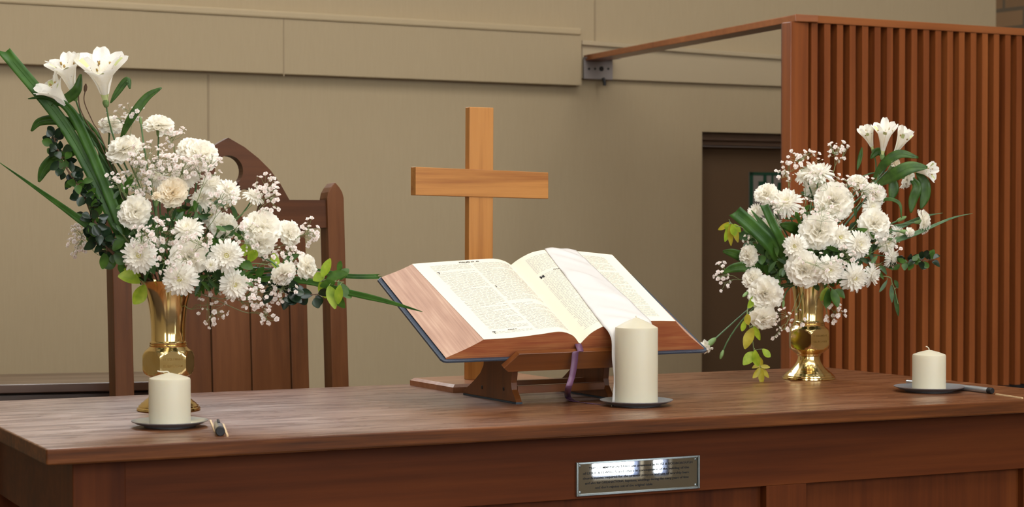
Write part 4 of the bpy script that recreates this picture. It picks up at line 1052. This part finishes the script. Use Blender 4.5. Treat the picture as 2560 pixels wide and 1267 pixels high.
strap('L', 'strap_leaf', 'long broad green blade rising to the upper left corner of the picture', [(13, 130, .02), (150, 298, .02), (225, 425, .02), (290, 560, .02), (365, 705, .0)], 30, M['blade'], True, 'blade', 0)
strap('L', 'strap_leaf', 'second green blade beside the long broad one, its tip curled at left of the lilies', [(70, 247, .03), (120, 243, .03), (175, 275, .03), (222, 365, .03), (270, 480, .03), (315, 590, .03), (370, 705, .0)], 25, M['blade'], False, 'blade', 25)
strap('L', 'strap_leaf', 'slender green blade tapering far out to the left edge of the picture', [(-10, 400, -.05), (90, 470, -.02), (185, 538, .02), (290, 618, .03), (375, 710, .0)], 26, M['blade'], False, 'tip', 0)
strap('L', 'strap_leaf', 'dark green broad blade behind the carnations at the left bouquet', [(248, 365, -.03), (280, 450, -.03), (305, 550, -.02), (380, 705, 0)], 46, M['blade'])
strap('L', 'strap_leaf', 'narrow green blade ending in a point in front of the bible edge', [(1056, 779, .14), (962, 752, .11), (868, 730, .08), (740, 700, .05), (500, 700, .0)], 15, M['blade'], False, 'blade')
strap('L', 'strap_leaf', 'upper of two thin cut blades reaching to the bible cover corner', [(945, 688, .02), (870, 687, .02), (740, 672, .02), (480, 700, 0)], 6, M['blade'], True, 'blade')
strap('L', 'strap_leaf', 'lower of two thin cut blades reaching to the bible cover corner', [(948, 694, .03), (872, 693, .03), (740, 682, .02), (480, 705, 0)], 6, M['blade'], True, 'blade')
AL = [
 ('L', [(78, 328, .0), (100, 304, .0), (150, 300, .0), (205, 322, .0), (255, 362, -.02)], 26, 'narrow drooping lily leaf at left, under the curled blade'),
 ('L', [(97, 455, .0), (112, 420, .0), (145, 392, .0), (190, 385, -.01)], 30, 'curved lily leaf drooping at far left beside the dark shrub sprig'),
 ('L', [(128, 398, .01), (170, 380, .01), (222, 380, -.01)], 14, 'small pale lily leaf crossing the dark shrub sprig'),
 ('L', [(202, 185, .03), (192, 225, .03), (165, 248, .02), (128, 265, .02)], 26, 'lily leaf folded in front of the lower left lily'),
 ('L', [(404, 219, .0), (365, 245, .0), (325, 300, .0), (300, 352, -.02)], 22, 'slender arching lily leaf above the top carnation, left bouquet'),
 ('L', [(325, 222, .0), (318, 200, .0), (295, 228, .0), (276, 258, .0)], 18, 'short curled lily leaf behind the tallest lily'),
 ('L', [(178, 275, -.02), (215, 315, -.02), (245, 355, -.02), (262, 385, -.03)], 30, 'broad lily leaf between the blade and the carnation stems, left bouquet'),
 ('R', [(2296, 394, .04), (2250, 385, .04), (2212, 408, .03), (2180, 452, .0)], 24, 'upper green lily leaf in front of the right bouquet lilies'),
 ('R', [(2319, 418, .05), (2275, 419, .05), (2235, 438, .04), (2190, 465, .0)], 34, 'broader lily leaf pointing right below the upper one, right bouquet'),
 ('R', [(2277, 532, .02), (2282, 500, .02), (2292, 465, .02), (2270, 440, .0)], 24, 'left one of two lily leaves hanging under the rightmost lily'),
 ('R', [(2302, 522, .01), (2312, 490, .01), (2310, 455, .01), (2290, 430, .0)], 28, 'right one of two lily leaves hanging under the rightmost lily'),
 ('R', [(2226, 502, .02), (2234, 470, .02), (2228, 440, .02)], 26, 'short green leaf behind the lily leaves, right bouquet'),
 ('R', [(2254, 545, .03), (2248, 508, .03), (2215, 498, .02), (2190, 520, 0)], 9, 'thin curling leaf on the right of the right bouquet'),
 ('R', [(2155, 368, .0), (2150, 395, .0), (2143, 425, .0)], 11, 'narrow upright leaf left of the lily stems, right bouquet'),
 ('R', [(2176, 396, .01), (2195, 378, .01), (2212, 392, .01)], 20, 'small leaf between the lily stems, right bouquet'),
 ('R', [(1807, 628, .03), (1835, 633, .03), (1870, 650, .02), (1930, 680, .0)], 26, 'upper pointed green leaf left of the right bouquet'),
 ('R', [(1806, 682, .05), (1840, 668, .05), (1890, 668, .04), (1950, 685, .0)], 26, 'lower pointed green leaf left of the right bouquet'),
 ('R', [(1950, 560, .04), (1985, 570, .03), (2000, 590, .0)], 30, 'dull green leaf right of the cut blades, right bouquet'),
]
for k, pts, wd_, lab in AL: strap(k, 'lily_leaf', lab, pts, wd_, M['leaf'], False, None, 20, .18)
strap('R', 'strap_leaf', 'widest of the three cut green blades, right bouquet', [(1839, 529, .09), (1885, 570, .09), (1935, 622, .08), (1985, 700, .0)], 34, M['blade'], True, 'blade')
strap('R', 'strap_leaf', 'middle pointed one of the three cut green blades, right bouquet', [(1878, 525, .07), (1915, 572, .08), (1950, 620, .08), (1990, 700, .0)], 18, M['blade'], False, 'blade')
strap('R', 'strap_leaf', 'right upright one of the three cut green blades, right bouquet', [(1911, 513, .10), (1930, 555, .10), (1955, 605, .09), (1995, 700, .0)], 20, M['blade'], True, 'blade')
strap('R', 'strap_leaf', 'long thin leaf furthest right in the picture on the right bouquet', [(2432, 533, .0), (2380, 545, .0), (2320, 570, .01), (2270, 590, .02), (2120, 640, 0)], 13, M['stem'], False, 'tip')
strap('R', 'strap_leaf', 'short thin leaf above the furthest right carnation', [(2357, 532, -.02), (2315, 540, -.02), (2275, 556, -.02), (2130, 620, 0)], 12, M['stem'], False, 'tip')
# ------------------------------------------------------------------ leafy sprigs: a stem with leaves at image positions
def sprig(key, name, lab, stem, leaves, mats, group=None, thick=.0014, up=.2, cat='foliage'):
    c = VC[key]; s_ = c.y / FPX; SP = catmull([at(x, y, c.y - dz) for x, y, dz in stem], 8)
    t_ = thing(name, lab, cat, SP[-1], 0, group)
    m = MB(); m.tube(SP, [thick * (.5 + .5 * i / (len(SP) - 1)) for i in range(len(SP))], 5); 
    lm = MB()
    for (bx, by_, tx, ty, wd_, dz) in leaves:
        a = at(bx, by_, c.y - dz); b = at(tx, ty, c.y - dz - FRND.uniform(-.008, .014)); vw = (CAM - a).normalized(); sd = (b - a).cross(vw).normalized(); sd = Quaternion((b - a).normalized(), R(FRND.uniform(-35, 35))) @ sd
        lens_leaf(lm, a, b, wd_ * s_, sd, FRND.uniform(-.003, .004), .25, FRND.randrange(len(mats)))
        j = min(range(len(SP)), key=lambda i: (SP[i] - a).length)
        if (SP[j] - a).length < .09: m.tube([SP[j], SP[j].lerp(a, .5) + Vector((0, 0, .002)), a], .0006, 4)
    m.build('stem', M['twig'] if 'dark' in lab else M['gypstem'], t_, smooth=True, world=True, fixn=False)
    lm.build('leaves', mats, t_, smooth=True, world=True, fixn=False); return t_
rnd = random.Random(42)
def along(stem, n, ln, wd_, jit=22, dz=.02, t0=0.0, t1=1.0):
    C_ = catmull([(x, y, d) for x, y, d in stem], 10); out = []
    for i in range(n):
        u = t0 + (t1 - t0) * (i + .5) / n; p = C_[int(u * (len(C_) - 1))]; a = rnd.uniform(0, 6.28); l_ = ln * rnd.uniform(.75, 1.15); j = jit * rnd.uniform(.2, 1)
        bx, by_ = p.x + math.cos(a) * j * .6, p.y + math.sin(a) * j * .6; out.append((bx, by_, bx + math.cos(a) * l_, by_ + math.sin(a) * l_, wd_ * rnd.uniform(.85, 1.15), p.z + rnd.uniform(-dz, dz)))
    return out
s1 = [(135, 345, .01), (160, 410, .02), (205, 480, .03), (235, 550, .04), (270, 620, .04), (380, 710, .0)]
sprig('L', 'shrub_sprig', 'dark glossy round-leaved shrub sprig at the left edge of the left bouquet', s1, along(s1, 100, 26, 20, 26, .03, 0, .84), [M['darkleaf'], M['darkleaf'], M['darkleaf'], M['leaf']], thick=.003)
s1 = [(215, 560, .0), (245, 600, .03), (290, 640, .03), (390, 710, 0)]
sprig('L', 'shrub_sprig', 'dark leafy shrub sprig below the slender blade at left', s1, along(s1, 26, 38, 28, 26, .03, 0, .8), [M['darkleaf'], M['leaf']], thick=.002)
s1 = [(800, 735, .06), (740, 738, .05), (680, 720, .04), (560, 700, .02), (440, 710, 0)]
sprig('L', 'shrub_sprig', 'dark shrub sprig low at right of the left bouquet, beside yellow-green leaves', s1, along(s1, 26, 34, 26, 18, .02, 0, .55), [M['darkleaf']], thick=.002)
yl = [(805, 692, 826, 646, 24, .07), (815, 700, 868, 682, 24, .06), (830, 712, 862, 770, 30, .08), (822, 715, 838, 772, 28, .09), (845, 705, 878, 745, 26, .08), (850, 700, 872, 672, 22, .06), (838, 705, 800, 715, 26, .08), (812, 690, 782, 700, 24, .06), (800, 705, 815, 745, 24, .07), (850, 712, 845, 760, 22, .1), (848, 690, 852, 652, 16, .05)]
s1 = [(860, 705, .07), (800, 700, .06), (700, 690, .03), (460, 705, 0)]
sprig('L', 'leaf_sprig', 'bright yellow-green leaf cluster at the right tip of the left bouquet', s1, yl, [M['yleaf'], M['yleaf'], M['leaf']])
yl = [(350, 706, 295, 690, 40, .06), (362, 712, 334, 760, 38, .06), (345, 660, 296, 640, 26, .02), (352, 690, 310, 672, 22, .05)]
sprig('L', 'leaf_sprig', 'bright yellow-green leaves beside the rim of the left vase', [(340, 690, .05), (365, 708, .03), (400, 720, 0)], yl, [M['yleaf']])
yl = [(610, 640, 618, 610, 26, .06), (622, 655, 640, 625, 28, .06), (600, 660, 632, 672, 26, .06), (690, 670, 684, 632, 24, .04), (705, 662, 748, 636, 18, .03), (690, 665, 700, 700, 22, .04), (745, 705, 772, 690, 24, .04), (590, 650, 604, 690, 26, .05), (660, 668, 640, 690, 20, .04)]
sprig('L', 'leaf_sprig', 'yellow-green leaves below the biggest carnation of the left bouquet', [(750, 665, .03), (680, 662, .04), (600, 662, .04), (440, 710, 0)], yl, [M['yleaf'], M['leaf']])
# right bouquet
s1 = [(2332, 650, .0), (2290, 652, .02), (2240, 662, .03), (2170, 680, .02), (2040, 710, 0)]
sprig('R', 'shrub_sprig', 'small dark shrub sprig sticking out at right of the right bouquet', s1, along(s1, 30, 20, 15, 14, .02, 0, .5), [M['darkleaf'], M['leaf']], thick=.0015)
s1 = [(1885, 590, .0), (1905, 630, .02), (1935, 670, .03), (2000, 705, 0)]
sprig('R', 'shrub_sprig', 'leafy green shrub sprig left of the cut blades, right bouquet', s1, along(s1, 38, 30, 24, 30, .03, 0, .9), [M['leaf'], M['midleaf']], thick=.002)
yl = [(1822, 556, 1795, 574, 14, .02), (1822, 560, 1812, 604, 16, .03), (1826, 560, 1828, 614, 18, .04), (1832, 562, 1845, 606, 16, .03), (1835, 560, 1852, 580, 14, .02), (1824, 560, 1818, 580, 20, .04), (1830, 560, 1838, 590, 20, .05)]
sprig('R', 'leaf_sprig', 'yellowish drooping leaf cluster furthest left of the right bouquet', [(1822, 548, .02), (1832, 562, .02), (1862, 572, .02), (1910, 610, .02), (1990, 700, 0)], yl, [M['yellow'], M['yleaf']])
vn = [(1903, 955, .05), (1888, 900, .07), (1880, 840, .08), (1868, 780, .08), (1890, 740, .05), (1985, 700, .0)]
yl = [(1888, 880, 1858, 912, 26, .08), (1888, 875, 1895, 915, 22, .09), (1882, 820, 1862, 872, 26, .09), (1868, 785, 1872, 812, 20, .09), (1870, 770, 1888, 735, 18, .08), (1862, 800, 1855, 828, 14, .08), (1906, 872, 1926, 892, 18, .07), (1885, 815, 1900, 850, 18, .08)]
sprig('R', 'leaf_sprig', 'hanging vine of yellow-green leaves left of the right vase', vn, yl, [M['yleaf'], M['yellow']])
yl = [(1900, 915, 1925, 918, 11, .07), (1900, 918, 1882, 945, 14, .07), (1902, 918, 1905, 962, 16, .07), (1902, 916, 1922, 944, 12, .07), (1900, 916, 1880, 920, 10, .07), (1896, 890, 1905, 916, 16, .06)]
sprig('R', 'leaf_sprig', 'star-shaped yellow leaf at the end of the hanging vine, right', [(1900, 916, .07), (1894, 900, .07), (1890, 880, .075)], yl, [M['yellow']])
yl = [(2072, 722, 2064, 770, 22, .09), (2080, 722, 2094, 768, 24, .10), (2085, 725, 2112, 745, 20, .09), (2070, 718, 2052, 752, 18, .08)]
sprig('R', 'leaf_sprig', 'green leaf hand hanging at the right of the right vase rim', [(2090, 735, .09), (2072, 715, .08), (2040, 700, 0)], yl, [M['yleaf'], M['leaf']])
yl = [(2218, 700, 2198, 730, 9, .02), (2228, 712, 2230, 756, 12, .02), (2238, 735, 2246, 790, 12, .02), (2245, 720, 2236, 700, 10, .02)]
sprig('R', 'leaf_sprig', 'narrow leaf twig hanging before the slatted screen, right bouquet', [(2245, 760, .02), (2232, 712, .02), (2205, 690, .02), (2040, 705, 0)], yl, [M['midleaf']])
for pts, lab in (([(196, 228), (200, 270), (225, 320), (262, 385)], 'left one of two bare lily stalks with brown tips at upper left'), ([(213, 225), (211, 255), (232, 305), (268, 378)], 'right one of two bare lily stalks with brown tips at upper left')):
    P = catmull([at(x, y, VC['L'].y - .005) for x, y in pts] + [Vector((VC['L'].x, VC['L'].y, ZT + .19))], 8); t_ = thing('lily_stalk', lab, 'stem', P[-1])
    m = MB(); m.tube(P, .0011, 6); m.build('stem', M['twig'], t_, smooth=True, world=True, fixn=False)
    d = (P[0] - P[1]).normalized(); m = MB(); m.tube([P[0] - d * .004, P[0], P[0] + d * .006, P[0] + d * .012], [.0012, .0032, .0034, .0010], 8); m.build('seed_tip', M['twig'], t_, smooth=True, world=True, fixn=False)
# filler greenery inside the bouquets
FIL = {'L': [[(300, 470), (380, 600)], [(360, 560), (400, 680)], [(430, 520), (430, 690)], [(520, 600), (460, 700)], [(600, 560), (480, 690)], [(500, 500), (440, 680)], [(640, 700), (480, 705)], [(300, 580), (380, 690)], [(560, 690), (460, 705)]],
       'R': [[(2000, 540), (2020, 690)], [(2080, 560), (2030, 690)], [(2140, 560), (2040, 690)], [(2200, 600), (2060, 690)], [(1930, 640), (2000, 690)], [(2120, 650), (2050, 700)], [(2060, 620), (2030, 700)], [(2200, 660), (2060, 700)]]}
for key, side_ in (('L', 'left'), ('R', 'right')):
    for (a, b) in FIL[key]:
        st_ = [(a[0], a[1], .03), ((a[0] + b[0]) / 2, (a[1] + b[1]) / 2 - 5, .05), (b[0], b[1], .0)]
        sprig(key, 'filler_foliage', 'leafy green filler stem among the white flowers of the %s bouquet' % side_, st_, along(st_, 34, 30, 11, 26, .04, 0, .95), [M['midleaf'], M['leaf']], group='filler greenery of the %s bouquet' % side_)
# ------------------------------------------------------------------ baby's breath
def floret(m, p, d, r, rnd):
    s_ = d.orthogonal().normalized(); t_ = d.cross(s_); a0 = rnd.uniform(0, 6)
    for lay, (n, tl, rr) in enumerate(((5, 75, 1.0), (5, 40, .72))):
        for k in range(n):
            a = a0 + 2 * math.pi * (k + .5 * lay) / n + rnd.uniform(-.2, .2); ra = s_ * math.cos(a) + t_ * math.sin(a); sd = t_ * math.cos(a) - s_ * math.sin(a); tt = R(tl + rnd.uniform(-15, 15)); e = (ra * math.sin(tt) + d * math.cos(tt)) * r * rr
            m.add([p - d * r * .2, p + e * .68 - sd * r * .52, p + e + d * r * .08, p + e * .68 + sd * r * .52], [(0, 1, 2, 3)], 0)
    m.add([p + d * r * .45 + s_ * r * .16, p + d * r * .45 + t_ * r * .16, p + d * r * .45 - s_ * r * .16, p + d * r * .45 - t_ * r * .16], [(0, 1, 2, 3)], 1)
def babysbreath(key, lab, cx, cy_, rx, ry, n, dz, size=13.0, drop=0.0, seed=0):
    rnd = random.Random(seed * 17 + 3); c = VC[key]; s_ = c.y / FPX
    mouth = Vector((c.x, c.y, ZT + .19)); cen = at(cx, cy_, c.y - dz); t_ = thing('babys_breath', lab, 'small flower', mouth)
    fm = MB(); sm_ = MB(); dv = (cen - mouth); rs = max(rx, ry) * s_
    node = cen - dv.normalized() * rs * 1.25
    if node.z < ZT + .25 and cen.z > ZT + .25: node.z = ZT + .25
    sm_.tube(bez(mouth, mouth + Vector((dv.x * .12, dv.y * .12, min(.12, max(.07, dv.z * .5)))), node - dv.normalized() * .03, node, 10), .0008, 4)
    subs = []
    for k in range(max(3, n // 6)):
        q_ = at(cx + rnd.uniform(-.6, .6) * rx, cy_ + rnd.uniform(-.6, .6) * ry, c.y - dz + rnd.uniform(-.02, .02)); q_ = node.lerp(q_, .75); subs.append(q_); sm_.tube([node, node.lerp(q_, .5) + Vector((0, 0, .004)), q_], .0005, 4)
    n = int(n * (2.3 if key == 'L' else 1.9))
    for k in range(n):
        a = rnd.uniform(0, 6.28); rr = math.sqrt(rnd.random()); p = at(cx + rx * rr * math.cos(a), cy_ + ry * rr * math.sin(a), c.y - dz + rnd.uniform(-.03, .03))
        q_ = min(subs, key=lambda w_: (w_ - p).length); sm_.tube([q_, q_.lerp(p, .55) + Vector((rnd.uniform(-.003, .003), 0, rnd.uniform(-.003, .004))), p], .00035, 3)
        d = ((p - q_).normalized() * .6 + Vector((rnd.uniform(-.5, .5), -rnd.uniform(.1, .9), rnd.uniform(-.1, .8)))).normalized()
        r_ = size * .5 * s_ * (rnd.uniform(.85, 1.25) if rnd.random() < .78 else .5); floret(fm, p, d, r_, rnd)
    sm_.build('stalks', M['gypstem'], t_, world=True, fixn=False)
    fo_ = fm.build('florets', [M['gyp'], M['gypc']], t_, world=True, fixn=False); fo_['kind'] = 'stuff'
LBB = [
 (372, 392, 52, 40, 26, .04, 'left of the carnation pair by the chair top'), (430, 420, 66, 34, 46, .05, 'thickest cloud, above the cream carnation'), (520, 415, 50, 32, 26, .06, 'under the carnation pair by the chair top'),
 (305, 285, 62, 28, 16, -.02, 'around the lily stem'), (345, 445, 40, 50, 30, .04, 'beside the broad blade, left of the cream carnation'), (288, 455, 26, 30, 7, .05, 'scattered before the green blades'),
 (400, 590, 55, 45, 24, .10, 'left of the central tilted chrysanthemum'), (355, 595, 36, 34, 12, .15, 'over the lower left yellow-eyed chrysanthemum'), (665, 470, 30, 42, 18, .02, 'rising in front of the chair crest'), (672, 505, 32, 36, 10, .02, 'below those rising in front of the chair crest'),
 (775, 580, 20, 40, 12, .0, 'right of the sideways carnation, against the wall gap'), (705, 640, 55, 28, 30, .02, 'between the biggest carnation and the profile one'), (630, 735, 64, 40, 34, .06, 'hanging before the chair boards'), (530, 775, 44, 48, 14, .04, 'hanging nearest the vase neck, right'),
 (672, 785, 30, 42, 9, .03, 'hanging lowest before the chair boards'), (195, 600, 26, 44, 22, -.05, 'at far left below the slender blade'), (560, 500, 44, 36, 16, .08, 'among the twin chrysanthemums'), (500, 600, 46, 30, 12, .14, 'around the small chrysanthemum'), (705, 720, 40, 40, 16, .06, 'below the downward cup carnation'), (440, 340, 40, 30, 10, -.02, 'right of the highest carnation'), (620, 590, 30, 40, 10, .08, 'left of the biggest carnation'), (440, 655, 60, 40, 10, .17, 'sprinkled over the low carnation')]
RBB = [
 (2010, 398, 50, 28, 18, .0, 'above the crowning chrysanthemum, left'), (2095, 378, 30, 26, 16, .0, 'above the crowning chrysanthemum, right'), (1965, 432, 26, 30, 12, .02, 'before the screen edge, left of the crowning one'), (2130, 470, 30, 34, 14, .05, 'right of the large central carnation'),
 (2060, 455, 50, 30, 12, .05, 'under the crowning chrysanthemum'), (1805, 690, 22, 38, 11, .04, 'furthest left, before the door'), (2085, 785, 30, 26, 10, .07, 'hanging at the right of the vase'), (1975, 795, 40, 30, 12, .09, 'hanging across the vase neck'), (2120, 640, 30, 30, 12, .12, 'in the middle below the pale-eyed chrysanthemum'), (2010, 520, 36, 26, 10, .08, 'left of the large central carnation'),
 (2060, 530, 50, 40, 10, .12, 'sprinkled over the large central carnation'), (1930, 520, 40, 30, 10, .09, 'over the upper left chrysanthemums'), (1880, 590, 30, 30, 8, .03, 'behind the widest cut blade'), (2230, 600, 40, 40, 9, .06, 'over the right side chrysanthemums'), (2050, 650, 60, 30, 9, .16, 'sprinkled over the rim flowers'), (1950, 830, 26, 26, 5, .07, 'lowest left of the vase'), (2170, 470, 30, 30, 10, .05, 'below the left lily stems')]
for i, a in enumerate(LBB): babysbreath('L', "baby's breath in the left bouquet, %s" % a[6], *a[:6], seed=i)
for i, a in enumerate(RBB): babysbreath('R', "baby's breath in the right bouquet, %s" % a[6], *a[:6], size=11.0, seed=50 + i)
